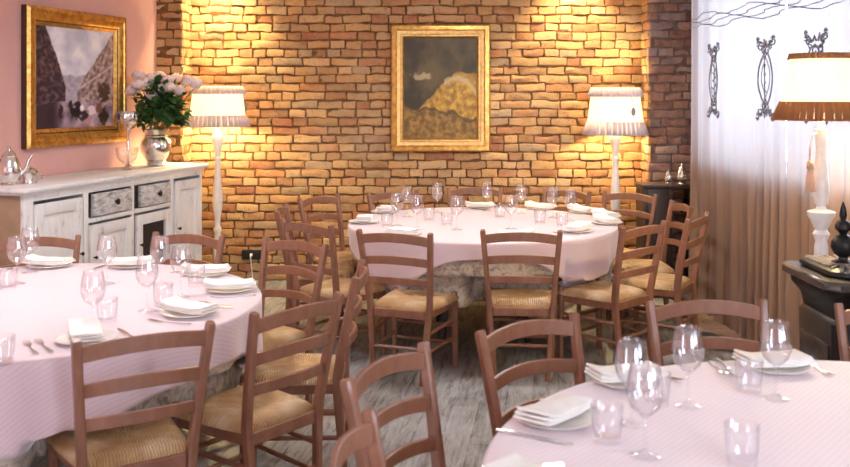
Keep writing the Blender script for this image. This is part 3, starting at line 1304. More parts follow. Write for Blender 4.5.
for i, (px, py) in enumerate(sorted(ROSES)):
    dd = VP.y - .04 - .09 * rnd.random() + (.08 if py < 80 else 0)
    c = atd(px, dd, H - (py - HY) / F * dd)
    t = thing('rose', 'pale pink rose, %s from the left in the silver vase' % ORD[i], 'flower', c, rnd.random() * 6, 'roses in the silver vase')
    bm = new()
    tilt = Matrix.Rotation(rnd.uniform(-.5, .5), 4, 'X') @ Matrix.Rotation(rnd.uniform(-.4, .4), 4, 'Y')
    for ring, (rad, hh, nn, open_) in enumerate(((.012, .040, 3, .6), (.024, .040, 4, .85), (.036, .036, 5, 1.05), (.046, .026, 6, 1.25))):
        for q in range(nn):
            a0 = 2 * PI * q / nn + ring * .7
            g = []
            for j in range(4):
                f = j / 3
                row = []
                for ii in range(5):
                    a = a0 + (-.5 + ii / 4) * 2 * PI / nn * 1.25
                    rr = rad * (.35 + .75 * math.sin(min(1, f * .8 + .1) * PI / 2) * open_ / 1.1) * (1.0 + .05 * math.sin(9 * a))
                    zz = -.03 + hh * 1.75 * f - .012 * abs(-.5 + ii / 4) ** 2 * f - (.012 * max(0, f - .6) if ring > 1 else 0)
                    row.append(bm.verts.new((rr * math.cos(a), rr * math.sin(a), zz)))
                g.append(row)
            for j in range(3):
                for ii in range(4):
                    bm.faces.new((g[j][ii], g[j][ii + 1], g[j + 1][ii + 1], g[j + 1][ii]))
    bmesh.ops.transform(bm, matrix=tilt @ Matrix.Scale(1.12, 4), verts=bm.verts[:])
    o = obj('bloom', bm, 'petal', t, True, 80)
    md = o.modifiers.new('thickness', 'SOLIDIFY')
    md.thickness = .002
    loc = Matrix.Rotation(-t.rotation_euler.z, 4, 'Z') @ (VP + Vector((.05 * math.cos(i * 2.4), .05 * math.sin(i * 2.4), .2)) - c)
    bm = new()
    mid = loc * .5 + Vector((0, 0, .05))
    tube(bm, [(0, 0, -.02), mid, loc], .0035, 6)
    obj('stem', bm, 'stemgreen', t)
    bm = new()
    for q in range(5):
        a = 2 * PI * q / 5
        add_leaf(bm, Vector((0, 0, -.026)), Vector((math.cos(a), math.sin(a), -.3)), Vector((0, 0, 1)), .03, .012)
    obj('sepal', bm, 'leaf', t)
bm = new()
R2 = random.Random(21)
for k in range(620):
    a = R2.random() * 2 * PI
    ph = R2.uniform(-.35, 1.4)
    rr = R2.uniform(.45, 1.0)
    q = U * (math.sin(a) * math.cos(ph) * .18 * rr) + NL * (math.cos(a) * math.cos(ph) * .215 * rr - .05) + Vector((0, 0, .425 + math.sin(ph) * .26 * rr))
    if q.z < .30 and math.hypot(q.x, q.y) < .1:
        q.z += .06
    dirv = Vector((q.x, q.y, (q.z - .45) * .8)) + Vector((R2.uniform(-.15, .15), R2.uniform(-.15, .15), R2.uniform(-.2, .08)))
    add_leaf(bm, q, dirv, Vector((R2.uniform(-.4, .4), R2.uniform(-.4, .4), 1)), R2.uniform(.055, .09), R2.uniform(.04, .065))
o = obj('rose_foliage', bm, 'leaf', None, True, 60)
o.location = VP
o['kind'] = 'stuff'
tag(o, 'dark green rose leaves spilling over the silver vase', 'foliage')

v = onsb(128, .33)
t = thing('silver_goblet', 'tall ribbed silver goblet left of the roses on the sideboard', 'goblet', v)
bm = new()
capped(bm, [(.055, 0), (.058, .006), (.03, .014), (.011, .03), (.010, .12), (.018, .14), (.011, .16), (.010, .27), (.02, .29), (.016, .31)], 20)
obj('stem', bm, 'silver', t)
bm = new()
r = lathe(bm, [(.016, .31), (.04, .322), (.078, .352), (.090, .39), (.086, .43), (.078, .442), (.074, .43), (.08, .39), (.066, .35), (0, .33)], 48, (0, 0, 0),
          lambda k, a: .03 * math.cos(16 * a) if k in (2, 3, 4) else 0)
bm.faces.new(r[-1])
obj('cup', bm, 'silver', t)
v = onsb(127, .20)
bm = new()
r = lathe(bm, [(.04, 0), (.042, .004), (.02, .014), (.014, .03), (.03, .045), (.07, .085), (.082, .13), (.086, .17), (.083, .171), (.079, .13), (.066, .085), (.028, .052), (0, .05)], 28)
bm.faces.new(r[0][::-1])
bm.faces.new(r[-1])
o = obj('glass_bowl', bm, 'glass', None, True, 60)
o.location = v
tag(o, 'clear footed glass bowl at the foot of the ribbed goblet', 'bowl')

v = onsb(9, .22)
t = thing('silver_teapot', 'silver teapot with a domed lid at the near end of the sideboard', 'teapot', v, .4)
bm = new()
capped(bm, [(.05, 0), (.056, .006), (.046, .018), (.06, .04), (.075, .08), (.072, .12), (.052, .165), (.045, .18), (.048, .186)], 26)
obj('body', bm, 'silver', t)
bm = new()
capped(bm, [(.046, .187), (.04, .2), (.024, .215), (.01, .222), (.008, .23), (.013, .238), (.008, .248), (.003, .252)], 20)
obj('lid', bm, 'silver', t)
bm = new()
tube(bm, [(.065, 0, .07), (.1, 0, .1), (.115, 0, .15), (.135, 0, .19)], [.017, .014, .010, .008], 10)
obj('spout', bm, 'silver', t)
bm = new()
tube(bm, [(-.05, 0, .165), (-.1, 0, .17), (-.118, 0, .12), (-.1, 0, .07), (-.07, 0, .06)], .006, 8)
obj('handle', bm, 'iron', t)
v = onsb(29, .19)
t = thing('sugar_bowl', 'small squat silver sugar bowl beside the teapot', 'bowl', v, .2)
bm = new()
capped(bm, [(.05, 0), (.056, .004), (.054, .02), (.058, .05), (.06, .068), (.057, .072)], 26)
obj('body', bm, 'silver', t)
bm = new()
capped(bm, [(.056, .073), (.05, .086), (.03, .098), (.008, .102), (.007, .108), (.011, .115), (.004, .121)], 22)
obj('lid', bm, 'silver', t)
for s in (-1, 1):
    bm = new()
    tube(bm, [(s * .056, 0, .02), (s * .078, 0, .03), (s * .08, 0, .055), (s * .058, 0, .062)], .004, 8)
    obj('handle', bm, 'silver', t)


# ------------------------------------------------------------------ paintings
def mix(a, b, t):
    t = max(0, min(1, t))
    return tuple(x + (y - x) * t for x, y in zip(a, b))


def sst(a, b, x):
    t = max(0, min(1, (x - a) / (b - a)))
    return t * t * (3 - 2 * t)


def nz(x, y, s=0):
    return noise.fractal(Vector((x, y, s)), 1.0, 2.0, 4)


def street(u, v):
    """a grey street between tall houses, loosely brushed"""
    n1, n2 = nz(u * 6, v * 6, 1), nz(u * 18, v * 22, 4)
    sky = mix((176, 178, 192), (214, 212, 216), .5 + n1 * .8)
    c = sky
    # far houses
    if v < .52 + .04 * n1 and .3 < u < .62:
        c = mix((150, 144, 160), (176, 168, 178), .5 + n2)
    # right houses: edge falls towards the vanishing point at (.42, .33)
    top = .33 + (u - .46) * 1.25 + .03 * n1
    if u > .5 and v < min(.97, top):
        c = mix((128, 108, 108), (178, 160, 152), .5 + n2 * 1.3)
        w = math.sin((u - .5) * 60) * math.sin((v - .33) / max(.12, u - .42) * 16)
        c = mix(c, (84, 70, 76), .55 * sst(.2, .7, w))
        if abs((v - .33) - (u - .42) * .55) < .012:
            c = mix(c, (206, 190, 176), .6)
    topl = .33 + (.40 - u) * 2.4 + .03 * n1
    if u < .36 and v < topl:
        c = mix((62, 48, 58), (112, 92, 96), .45 + n2 * 1.2)
        w = math.sin(u * 50) * math.sin((v - .33) / max(.1, .42 - u) * 14)
        c = mix(c, (40, 30, 40), .5 * sst(.2, .7, w))
    gr = .27 - .10 * abs(u - .45) + .02 * n1
    if v < gr:
        c = mix((112, 98, 110), (176, 160, 170), .5 + n1)
        if u < .35:
            c = mix(c, (66, 52, 62), sst(.36, .2, u))
        # carriages and walkers as dark daubs, light dresses as pale daubs
        for (x, y, rx, ry, k) in ((.50, .17, .10, .09, (44, 36, 44)), (.60, .12, .06, .06, (58, 44, 50)), (.42, .24, .03, .05, (50, 40, 48)), (.64, .06, .05, .035, (176, 128, 130)),
                                  (.86, .10, .07, .10, (62, 44, 40)), (.30, .16, .03, .07, (52, 40, 48)), (.70, .17, .07, .05, (206, 190, 194)), (.57, .20, .03, .035, (220, 212, 216)),
                                  (.18, .12, .05, .10, (58, 46, 54)), (.80, .2, .05, .06, (120, 84, 72))):
            e = ((u - x) / rx) ** 2 + ((v - y) / ry) ** 2 + n2 * .9
            c = mix(c, k, sst(1.1, .6, e))
    if v > .2 and (u - .87) ** 2 / .006 + (v - .36) ** 2 / .010 + n2 < 1:
        c = mix(c, (70, 52, 38), .8)
    return tuple(max(8, min(250, 118 + (x - 118) * 1.28 + 4)) for x in c)


def fields(u, v):
    """a golden hillside under a dark olive sky, loosely brushed"""
    n1, n2 = nz(u * 4, v * 4, 11), nz(u * 14, v * 18, 14)
    c = mix((62, 54, 32), (104, 88, 52), .45 + n1 + .25 * u)
    hill = .30 + .36 * sst(.1, .8, u) + .05 * n1
    if v < hill:
        c = mix((150, 112, 40), (214, 172, 70), .5 + n2 * 1.1)
        c = mix(c, (128, 92, 44), sst(.1, .0, hill - v) * .3)
    hill2 = .34 - .16 * u + .06 * n1
    if v < hill2:
        c = mix((112, 84, 36), (168, 130, 60), .5 + n2 * 1.2)
    if abs(v - hill2) < .018:
        c = mix(c, (66, 48, 26), .6)
    d = abs(v - (.60 - .35 * (u - .72) ** 2 * 6)) if u > .55 else 1
    c = mix(c, (216, 204, 160), .7 * sst(.05, .0, d + .04 * n2))
    e = ((u - .24) / .16) ** 2 + ((v - .62) / .045) ** 2 + n2
    c = mix(c, (206, 190, 146), .7 * sst(1.0, .3, e))
    return c


def painting(name, label, cat_loc, rz, w, h, prof, mats, canvas_fn, inner, mirror=False, cd=.01):
    """local x to the right, y into the wall, z up; prof = list of (inset, out, material index)"""
    t = thing(name, label, 'painting', cat_loc, rz)
    bm = new()
    loops = []
    for ins, out, mi in prof:
        a, b = w / 2 - ins, h / 2 - ins
        loops.append([bm.verts.new((x, -out, z)) for x, z in ((-a, -b), (a, -b), (a, b), (-a, b))])
    for k in range(len(loops) - 1):
        for i in range(4):
            f = bm.faces.new((loops[k][i], loops[k][(i + 1) % 4], loops[k + 1][(i + 1) % 4], loops[k + 1][i]))
            f.material_index = prof[k + 1][2]
    obj('frame', bm, mats[0], t, True, 25, mats)
    nu, nv = 110, int(110 * h / w)
    bm = new()
    lay = tone(bm)
    a, b = w / 2 - inner, h / 2 - inner
    g = [[bm.verts.new((-a + 2 * a * i / nu, -cd, -b + 2 * b * j / nv)) for i in range(nu + 1)] for j in range(nv + 1)]
    for j in range(nv):
        for i in range(nu):
            f = bm.faces.new((g[j][i], g[j][i + 1], g[j + 1][i + 1], g[j + 1][i]))
            for lp, (di, dj) in zip(f.loops, ((0, 0), (1, 0), (1, 1), (0, 1))):
                lp[lay] = lin(*canvas_fn((i + di) / nu, (j + dj) / nv))
    # back of the stretched canvas
    bk = [bm.verts.new((x, -cd + .008, z)) for x, z in ((-a, -b), (a, -b), (a, b), (-a, b))]
    f = bm.faces.new(bk)
    for lp in f.loops:
        lp[lay] = (.2, .17, .13, 1)
    obj('canvas', bm, 'canvas', t)
    return t


tl, tr = .584, 1.770
c = LW + U * ((tl + tr) / 2)
painting('framed_painting', 'street scene painting in a wide gilt frame on the pink wall', (c.x - NL.x * .003, c.y - NL.y * .003, 1.785), rot, tr - tl, .995,
         [(0, 0, 0), (0, .045, 1), (.02, .062, 0), (.04, .060, 0), (.046, .052, 0), (.07, .05, 0), (.098, .036, 0), (.104, .030, 1), (.109, .033, 0), (.128, .02, 0), (.132, .012, 0)],
         ['gold', 'golddark'], street, .129, cd=.013)
painting('framed_painting', 'golden landscape painting in a gilt frame on the brick back wall', (.138, BW - .012, 1.722), 0, .885, 1.13,
         [(0, 0, 0), (0, .04, 0), (.012, .058, 0), (.045, .060, 0), (.055, .045, 0), (.085, .040, 1), (.092, .046, 1), (.104, .046, 1), (.118, .022, 1), (.12, .01, 1)],
         ['gold', 'goldlight'], fields, .117, cd=.014)


# ------------------------------------------------------------------ lamps
def floor_lamp(label, loc, polep, zs0, zs1, r0, r1, frmat, rz=0.0, medal=True):
    """zs0/zs1 bottom and top of the shade, r0/r1 its radii"""
    t = thing('floor_lamp', label, 'lamp', loc, rz)
    bm = new()
    capped(bm, [(.125, 0), (.13, .012), (.12, .024), (.07, .036), (.04, .06), (.03, .08)], 28)
    obj('base', bm, 'whitepaint', t)
    bm = new()
    capped(bm, polep, 20)
    obj('pole', bm, 'whitepaint', t)
    bm = new()
    zt = polep[-1][1]
    capped(bm, [(.012, zt), (.018, zt + .004), (.018, zt + .05), (.014, zt + .055)], 14)
    obj('bulb_holder', bm, 'plug', t)
    bm = new()
    zb = zt + .056
    capped(bm, [(.008, zb), (.014, zb + .008), (.029, zb + .032), (.033, zb + .055), (.027, zb + .076), (.008, zb + .088)], 16)
    obj('bulb', bm, 'bulb', t)
    bm = new()
    n = 96
    rip = lambda k, a: .006 * math.cos(32 * a) * (1 if k in (1, 2) else .7)
    r = lathe(bm, [(r0, zs0), (r0 * .66 + r1 * .34, zs0 + (zs1 - zs0) * .34), (r0 * .33 + r1 * .67, zs0 + (zs1 - zs0) * .67), (r1, zs1)], n, (0, 0, 0), rip)
    sh = obj('shade', bm, 'shade', t, True, 80)
    md = sh.modifiers.new('thickness', 'SOLIDIFY')
    md.thickness = .002
    bm = new()
    hh = (zs1 - zs0)
    ph = lambda k, a: (.05 * math.sin(34 * a + 1.5 * math.sin(5 * a)) * (.4 + .6 * k))
    lathe(bm, [(r0 + .004 - (r0 - r1) * .26, zs0 + hh * .26), (r0 + .010 - (r0 - r1) * .12, zs0 + hh * .12), (r0 + .016, zs0 - hh * .035)], 276, (0, 0, 0), ph)
    if frmat == 'fringe':
        lathe(bm, [(r1 + .004, zs1 + hh * .01), (r1 + .012 + (r0 - r1) * .10, zs1 - hh * .09), (r1 + .018 + (r0 - r1) * .2, zs1 - hh * .2)], 276, (0, 0, 0), ph)
    else:
        lathe(bm, [(r1 + .003, zs1 + hh * .01), (r1 + .006 + (r0 - r1) * .10, zs1 - hh * .08)], 276, (0, 0, 0), ph)
    o = obj('fringe', bm, frmat, t, True, 80)
    md = o.modifiers.new('thickness', 'SOLIDIFY')
    md.thickness = .0015
    bm = new()
    for a in range(3):
        q = a * 2 * PI / 3
        tube(bm, [(.012 * math.cos(q), .012 * math.sin(q), zb - .01), ((r1 - .004) * math.cos(q), (r1 - .004) * math.sin(q), zs1 - .01)], .002, 5)
    obj('shade_carrier', bm, 'knob', t)
    if medal:
        bm = new()
        am = -PI / 2 + .65
        zc = zs0 + hh * .48
        rr = r0 * .52 + r1 * .48 + .02
        p = Vector((rr * math.cos(am), rr * math.sin(am), zc))
        m = Matrix.Translation(p) @ Matrix.Rotation(am, 4, 'Z') @ Matrix.Rotation(PI / 2, 4, 'Y')
        capped(bm, [(.004, -.004), (.022, -.002), (.025, .002), (.02, .006), (.004, .007)], 18)
        bmesh.ops.transform(bm, matrix=m @ Matrix.Diagonal((1.45, 1, 1, 1)), verts=bm.verts[:])
        tube(bm, [p + Vector((0, 0, .035)), (r1 * 1.06 * math.cos(am), r1 * 1.06 * math.sin(am), zs1 - .05)], .0025, 5)
        obj('medallion', bm, 'embroid', t)
    return t


POLE = [(.03, .075), (.034, .10), (.024, .13), (.03, .2), (.038, .32), (.03, .42), (.024, .47), (.034, .49), (.034, .51), (.022, .53), (.026, .6), (.04, .70), (.042, .78),
        (.034, .9), (.026, 1.0), (.022, 1.08), (.03, 1.10), (.03, 1.115), (.02, 1.13), (.032, 1.2), (.05, 1.27), (.052, 1.30), (.03, 1.335), (.016, 1.35)]
floor_lamp('white turned floor lamp with a glowing ruffled shade right of the roses', (-1.79, 8.2, 0), [(r, z) for r, z in POLE], 1.40, 1.735, .245, .205, 'fringe', .9)
floor_lamp('white turned floor lamp with a glowing ruffled shade right of the landscape painting', (1.648, 8.225, 0), [(r, z) for r, z in POLE], 1.33, 1.722, .25, .20, 'fringe', -.2)
PB = [(.03, .075), (.05, .10), (.03, .14), (.038, .3), (.045, .5), (.03, .62), (.05, .65), (.03, .68), (.036, .80), (.034, .90), (.028, .93), (.038, .955), (.042, .965), (.03, .985),
      (.05, 1.03), (.066, 1.055), (.068, 1.075), (.052, 1.082), (.026, 1.09), (.022, 1.105), (.034, 1.12), (.040, 1.16), (.038, 1.22), (.029, 1.32), (.022, 1.40), (.026, 1.415), (.028, 1.49), (.014, 1.495)]
LB = Vector((1.985, 4.76, 0))
floor_lamp('white turned floor lamp with a brown-fringed shade before the curtain', LB, PB, 1.545, 1.865, .205, .145, 'fringeb', .0, False)
bm = new()
q = Vector((-.072, -.042, 0))
pts = [(-.032, -.018, 1.47), (-.055, -.03, 1.46), (q.x, q.y, 1.40), (q.x - .002, q.y, 1.33)]
t = thing('tassel', 'dusty pink cord tassel hanging from the lamp before the curtain', 'tassel', LB)
tube(bm, pts, .004, 8)
obj('cord', bm, 'tassel', t)
bm = new()
capped(bm, [(.006, 1.34), (.017, 1.325), (.02, 1.30), (.012, 1.285), (.018, 1.27), (.022, 1.23), (.026, 1.18)][::-1], 16, (q.x, q.y, 0))
obj('skirt', bm, 'tassel', t)


# ------------------------------------------------------------------ curtain
def cur_line(s):
    """floor-plan point at distance s from the curtain's far edge, walking towards us"""
    d = 7.3 - s
    return Vector((2.79 - .1 * d, d, 0))


def cur_pt(s, z, sd):
    p = cur_line(s)
    fl = .16 + .85 * min(1, max(0, (1.5 - z) / 1.2))
    ph = 2 * PI * s / .118 + 1.3 * math.sin(s * 4.1 + sd) + .9 * math.sin(s * 9.7)
    amp = .026 + .012 * math.sin(s * 6 + sd)
    off = amp * fl * math.sin(ph) + .012 * math.sin(ph * .47 + 1 + z * .4)
    return p + Vector((-.995, -.0995, 0)) * off + Vector((0, 0, z))


def curtain(label, s0, s1, sd, puddle):
    t = thing('curtain', label, 'curtain', cur_line((s0 + s1) / 2), 0, 'embroidered curtains')
    org = Vector(t.location)
    bm = new()
    ns = int((s1 - s0) / .009)
    zs = [3.0, 2.7, 2.4, 2.2, 2.0, 1.7, 1.4, 1.1, .8, .5, .3, .15, .06, .015]
    g = []
    for j, z in enumerate(zs):
        row = []
        for i in range(ns + 1):
            s = s0 + (s1 - s0) * i / ns
            row.append(bm.verts.new(cur_pt(s, z, sd) - org))
        g.append(row)
    for k in range(1, 6):                         # hem lying on the floor towards the room
        row = []
        for i in range(ns + 1):
            s = s0 + (s1 - s0) * i / ns
            p = cur_pt(s, .012, sd)
            w = puddle * (.4 + .6 * abs(math.sin(s * 7 + sd)))
            lift = .012 + .035 * abs(math.sin(k * 1.1 + s * 23)) * min(1, puddle * 6) * (1 if k < 5 else .3)
            row.append(bm.verts.new(p + Vector((-.995, -.0995, 0)) * (w * k / 5) + Vector((0, .02 * math.sin(s * 30 + k), lift)) - org))
        g.append(row)
    for j in range(len(g) - 1):
        for i in range(ns):
            bm.faces.new((g[j][i], g[j][i + 1], g[j + 1][i + 1], g[j + 1][i]))
    o = obj('panel', bm, 'curtain', t, True, 80)
    # embroidery: swag lines and medallions of stitched scrolls
    bm = new()

    def stitch(pts, r=.0032):
        w = []
        for s, z in pts:
            s = min(max(s, s0 + .01), s1 - .01)
            w.append(cur_pt(s, z, sd) + Vector((-.995, -.0995, 0)) * .005 - org)
        tube(bm, w, r, 4)
    for k in range(4):
        n = int((s1 - s0) / .02)
        stitch([(s0 + (s1 - s0) * i / n, 2.17 + .028 * k + .018 * math.sin((s0 + (s1 - s0) * i / n) * 9 + k * 1.7)) for i in range(n + 1)], .0034)
    obj('swag_embroidery', bm, 'embroid', t)['label'] = 'grey stitched swag lines'
    for cs in [q for q in (.40, 1.22, 1.86) if s0 < q < s1]:
        bm = new()
        cz = 1.765
        for s_ in (-1, 1):
            stitch([(cs + s_ * (.045 + .060 * math.sin(f * PI)), cz - .17 + .34 * f) for f in [i / 14 for i in range(15)]], .0052)
            stitch([(cs + s_ * (.030 + .042 * math.sin(f * PI)), cz - .12 + .26 * f) for f in [i / 14 for i in range(15)]], .0030)
            for e in (-1, 1):
                for q in range(4):
                    c0 = (cs + s_ * (.018 + .030 * q), cz + e * (.150 + .028 * q))
                    stitch([(c0[0] + (.024 - .0024 * a) * math.cos(a * .8 + q * 1.3), c0[1] + (.026 - .0024 * a) * math.sin(a * .8 + q * 1.3)) for a in range(9)], .0048)
                    stitch([(c0[0] - .012, c0[1] + e * .02), (c0[0], c0[1] + e * .034), (c0[0] + .014, c0[1] + e * .022)], .0075)
        for f in range(10):
            z = cz - .13 + .028 * f
            sg = 1 if f % 2 else -1
            stitch([(cs, z), (cs + sg * .014, z + .016), (cs + sg * .034, z + .020)], .0058)
        stitch([(cs + .006 * math.sin(f * 1.3), cz - .15 + .02 * f) for f in range(16)], .0034)
        for e in (-1, 1):
            for q in range(5):
                stitch([(cs + (-.06 + .03 * q), cz + e * .205), (cs + (-.05 + .03 * q), cz + e * (.250 - .012 * abs(q - 2))), (cs + (-.04 + .03 * q), cz + e * .205)], .0060)
        obj('medallion_embroidery', bm, 'embroid', t)['label'] = 'grey scrolled oval medallion'
    return t


curtain('sheer curtain with two grey embroidered ovals, reaching the floor beside the console', .0, 1.50, .4, .30)
curtain('sheer curtain panel behind the near lamp and black stove', 1.515, 2.42, 2.2, .04)
bm = new()
a, b = cur_line(-.12), cur_line(2.55)
tube(bm, [a + Vector((0, 0, 3.03)), b + Vector((0, 0, 3.03))], .014, 12)
tag(obj('curtain_rod', bm, 'whitepaint'), 'white rod carrying the sheer curtains above the view', 'curtain rod')

# ------------------------------------------------------------------ console with silver pots
cx0, cx1, cy0, cy1, cz = 1.80, 2.26, 7.86, 8.18, .915
cs = thing('console_table', 'dark wooden console in the corner between right lamp and curtain', 'console', ((cx0 + cx1) / 2, (cy0 + cy1) / 2, 0))
hw, hd = (cx1 - cx0) / 2, (cy1 - cy0) / 2
bx('tabletop', 'dark', -hw, hw, -hd, hd, cz - .03, cz, cs, .006)
bx('side_panel', 'dark', -hw + .015, -hw + .04, -hd + .015, hd - .01, 0, cz - .03, cs)
bx('side_panel', 'dark', hw - .04, hw - .015, -hd + .015, hd - .01, 0, cz - .03, cs)
bx('divider', 'dark', .005, .025, -hd + .02, hd - .01, 0, cz - .03, cs)
bx('door', 'dark', -hw + .042, .003, -hd + .012, -hd + .03, .05, cz - .032, cs)
bx('shelf', 'dark', .027, hw - .042, -hd + .03, hd - .02, .40, .42, cs)
bx('shelf', 'dark', .027, hw - .042, -hd + .03, hd - .02, .05, .07, cs)


def coffee_pot(label, loc, s, spire):
    t = thing('silver_coffee_pot', label, 'coffee pot', loc, 1.0)
    bm = new()
    capped(bm, [(a * s, b * s) for a, b in ((.035, 0), (.04, .005), (.032, .014), (.045, .04), (.05, .07), (.042, .105), (.03, .125), (.033, .13))], 20)
    obj('body', bm, 'silver', t)
    bm = new()
    capped(bm, [(a * s, b * s) for a, b in ((.031, .131), (.026, .145), (.012, .158), (.006, .162), (.009, .17), (.004, .178 + spire * .6), (.002, .182 + spire))], 16)
    obj('lid', bm, 'silver', t)
    bm = new()
    tube(bm, [(.04 * s, 0, .05 * s), (.065 * s, 0, .08 * s), (.075 * s, 0, .12 * s)], [.011 * s, .008 * s, .006 * s], 8)
    obj('spout', bm, 'silver', t)
    bm = new()
    tube(bm, [(-.03 * s, 0, .115 * s), (-.07 * s, 0, .11 * s), (-.072 * s, 0, .06 * s), (-.045 * s, 0, .045 * s)], .004, 7)
    obj('handle', bm, 'silver', t)


coffee_pot('tall silver coffee pot with pointed lid on the dark console', (2.15, 7.95, cz + .001), .92, .012)
coffee_pot('shorter silver pot left of the tall one on the dark console', (2.045, 7.98, cz + .001), .66, 0)

# ------------------------------------------------------------------ stove
sx0, sx1, sy0, sy1, sz = 1.685, 2.03, 3.95, 4.49, .88
st = thing('cast_iron_stove', 'black cast iron stove with a ball finial in front of the curtain', 'stove', ((sx0 + sx1) / 2, (sy0 + sy1) / 2, 0))
hw, hd = (sx1 - sx0) / 2, (sy1 - sy0) / 2


def oct_ring(a, b, ch):
    return [(a - ch, -b), (a, -b + ch), (a, b - ch), (a - ch, b), (-a + ch, b), (-a, b - ch), (-a, -b + ch), (-a + ch, -b)]


def slab(bm, prof):
    rings = []
    for a, b, ch, z in prof:
        rings.append([bm.verts.new((x, y, z)) for x, y in oct_ring(a, b, ch)])
    for p, q in zip(rings, rings[1:]):
        for i in range(8):
            bm.faces.new((p[i], p[(i + 1) % 8], q[(i + 1) % 8], q[i]))
    bm.faces.new(rings[0][::-1])
    bm.faces.new(rings[-1])


bm = new()
slab(bm, [(hw - .05, hd - .05, .05, .08), (hw - .045, hd - .045, .05, .68), (hw - .06, hd - .06, .05, .70), (hw - .05, hd - .05, .05, .76), (hw - .02, hd - .02, .05, .80), (hw - .015, hd - .015, .05, .83)])
obj('body', bm, 'iron', st)
bm = new()
slab(bm, [(hw + .00, hd + .00, .045, .832), (hw + .012, hd + .012, .05, .842), (hw + .012, hd + .012, .05, .868), (hw + .004, hd + .004, .045, .878), (hw - .02, hd - .02, .04, .88)])
obj('top_slab', bm, 'enamel', st)
bm = new()
slab(bm, [(hw - .05, hd - .07, .05, .881), (hw - .04, hd - .06, .05, .888), (hw - .042, hd - .062, .05, .905), (hw - .055, hd - .075, .05, .912)])
obj('grille_plate', bm, 'iron', st)
bm = new()
for k in range(28):
    a = 2 * PI * k / 28
    c_, s_ = math.cos(a), math.sin(a)
    lim = min((hw - .06) / max(abs(c_), 1e-3), (hd - .085) / max(abs(s_), 1e-3))
    sweep(bm, [(c_ * .05, s_ * .05, .914), (c_ * lim, s_ * lim, .914)], rrect(.015, .012, .5), (-s_, c_, 0))
obj('grille', bm, 'ironlight', st)['label'] = 'pale radiating grille bars'
bm = new()
capped(bm, [(.05, .912), (.05, .922), (.02, .93), (.018, .94), (.04, .955), (.053, .985), (.05, 1.012), (.03, 1.035), (.016, 1.043), (.018, 1.05), (.034, 1.065), (.036, 1.08), (.026, 1.098),
            (.012, 1.106), (.012, 1.112), (.017, 1.125), (.011, 1.16), (.003, 1.185)], 22)
obj('finial', bm, 'iron', st)
bm = new()
for z in (.30, .42, .54):
    box(bm, (-hw + .042, 0, z), (.012, .30, .10), .004)
box(bm, (0, -hd + .042, .42), (.18, .012, .34), .004)
obj('side_panel', bm, 'enamel', st)
for a in (-1, 1):
    for b in (-1, 1):
        bm = new()
        capped(bm, [(.02, 0), (.026, .01), (.02, .04), (.03, .085)], 12, (a * (hw - .08), b * (hd - .08), 0))
        obj('foot', bm, 'iron', st)

# ------------------------------------------------------------------ wall socket
so = atd(252, BW - .002, .0)
t = thing('wall_socket', 'black socket plate low on the brick back wall', 'socket', (so.x, BW - .014, .235))
bm = new()
box(bm, (0, -.006, 0), (.175, .016, .085), .004)
obj('plate', bm, 'black', t)
pl = thing('power_plug', 'white plug and thin cable in the low black wall socket', 'plug', (so.x + .0, BW - .0292, .235))
bm = new()
capped(bm, [(.009, 0), (.013, .004), (.012, .03), (.006, .036)], 14)
bmesh.ops.transform(bm, matrix=Matrix.Rotation(PI / 2, 4, 'X'), verts=bm.verts[:])
obj('body', bm, 'plug', pl)
bm = new()
tube(bm, [(0, -.03, 0), (.0, -.05, -.01), (.005, -.05, -.05), (.012, -.045, -.14), (.02, -.04, -.225), (.1, -.03, -.23)], .005, 7)
obj('cable', bm, 'plug', pl)

# ------------------------------------------------------------------ ceiling lights
M['opal'] = m_emit('opal_glow', (1, .97, .98, 1), 74.0)
M['spotglow'] = m_emit('spot_glow', (1, .76, .42, 1), 60.0)


def pendant(label, x, y, z):
    t = thing('pendant_lamp', label, 'lamp', (x, y, z), 0, 'pendant lamps over the tables')
    bm = new()
    lathe(bm, [(.03, .20), (.06, .19), (.17, .10), (.235, .0), (.23, .0), (.165, .095), (.058, .18), (.03, .19)], 40)
    obj('lamp_shade', bm, 'whitepaint', t, True, 60)
    bm = new()
    capped(bm, [(.20, .016), (.222, .022), (.21, .034)], 40)
    obj('diffuser', bm, 'opal', t)
    bm = new()
    tube(bm, [(0, 0, .19), (0, 0, ROOM_Z - .03 - z)], .006, 8)
    obj('cord', bm, 'plug', t)
    bm = new()
    capped(bm, [(.05, ROOM_Z - .035 - z), (.05, ROOM_Z - .01 - z), (.03, ROOM_Z - .001 - z)], 24)
    obj('canopy', bm, 'whitepaint', t)


pendant('white dome pendant lamp hanging above the far table, above the view', TF.x, TF.y - .4, 2.50)
pendant('white dome pendant lamp hanging above the left table, above the view', TL.x, TL.y + .2, 2.45)


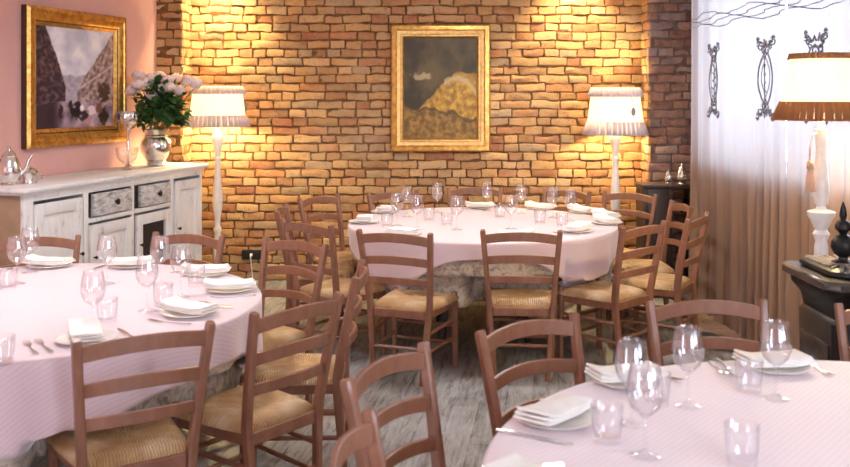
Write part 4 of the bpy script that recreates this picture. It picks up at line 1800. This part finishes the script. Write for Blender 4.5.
def wall_spot(label, x, y):
    t = thing('ceiling_spotlight', label, 'spotlight', (x, y, ROOM_Z), 0, 'spotlights washing the brick wall')
    bm = new()
    capped(bm, [(.05, -.02), (.05, -.002)], 20)
    obj('mount', bm, 'whitepaint', t)
    bm = new()
    lathe(bm, [(.03, -.03), (.042, -.04), (.05, -.16), (.047, -.16), (.04, -.045), (.0, -.035)], 24)
    obj('lamp_shade', bm, 'whitepaint', t, True, 60)
    bm = new()
    capped(bm, [(.04, -.125), (.042, -.12), (.03, -.10)], 20)
    obj('bulb', bm, 'spotglow', t)
    ld = bpy.data.lights.new('spot_beam', 'SPOT')
    ld.energy = 240
    ld.color = (1, .77, .38)
    ld.spot_size = math.radians(78)
    ld.spot_blend = .8
    ld.shadow_soft_size = .03
    o = bpy.data.objects.new('spot_beam', ld)
    COL.objects.link(o)
    o.parent = t
    o.location = (0, 0, -.165)
    o.rotation_euler = (math.radians(6), 0, 0)


wall_spot('small white spotlight above the left floor lamp, above the view', -1.80, 8.22)
wall_spot('small white spotlight right of the landscape painting, above the view', 1.32, 8.22)

# ------------------------------------------------------------------ light
w = bpy.data.worlds.new('daylight')
S.world = w
w.use_nodes = True
bg = w.node_tree.nodes['Background']
bg.inputs[0].default_value = (.74, .84, 1.0, 1)
bg.inputs[1].default_value = 12.5


def portal(name, loc, rot_, sx, sy):
    ld = bpy.data.lights.new(name, 'AREA')
    ld.shape = 'RECTANGLE'
    ld.size, ld.size_y = sx, sy
    ld.cycles.is_portal = True
    o = bpy.data.objects.new(name, ld)
    COL.objects.link(o)
    o.location = loc
    o.rotation_euler = rot_
    return o


for i, (s0, s1) in enumerate(WIN):
    zb = 1.14 if i == 0 else .9
    c = RO + RU * ((s0 + s1) / 2) - RN * .33
    o = portal('window_portal', (c.x, c.y, (zb + 2.95) / 2), (0, 0, 0), s1 - s0, 2.95 - zb)
    o.rotation_euler = Vector((RN.x, RN.y, 0)).to_track_quat('-Z', 'Y').to_euler()
o = portal('window_portal', (2.3, -2.3, 1.85), (0, 0, 0), 1.6, 2.1)
o.rotation_euler = Vector((0, 1, 0)).to_track_quat('-Z', 'Y').to_euler()

# ------------------------------------------------------------------ camera
cam = bpy.data.cameras.new('camera')
cam.sensor_width = 36
cam.sensor_fit = 'HORIZONTAL'
cam.lens = 36 * F / 850
cam.shift_y = -(233.5 - HY) / 850
cam.clip_start = .05
cam.dof.use_dof = True
cam.dof.focus_distance = 5.6
cam.dof.aperture_fstop = 3.2
co = bpy.data.objects.new('camera', cam)
COL.objects.link(co)
co.location = (0, 0, H)
co.rotation_euler = (PI / 2, 0, 0)
S.camera = co

S.view_settings.view_transform = 'Standard'
S.view_settings.look = 'None'
S.view_settings.gamma = 1
S.view_settings.use_curve_mapping = False
S.view_settings.exposure = 0.12
S.cycles.transparent_max_bounces = 32
S.cycles.max_bounces = 10
S.cycles.diffuse_bounces = 5
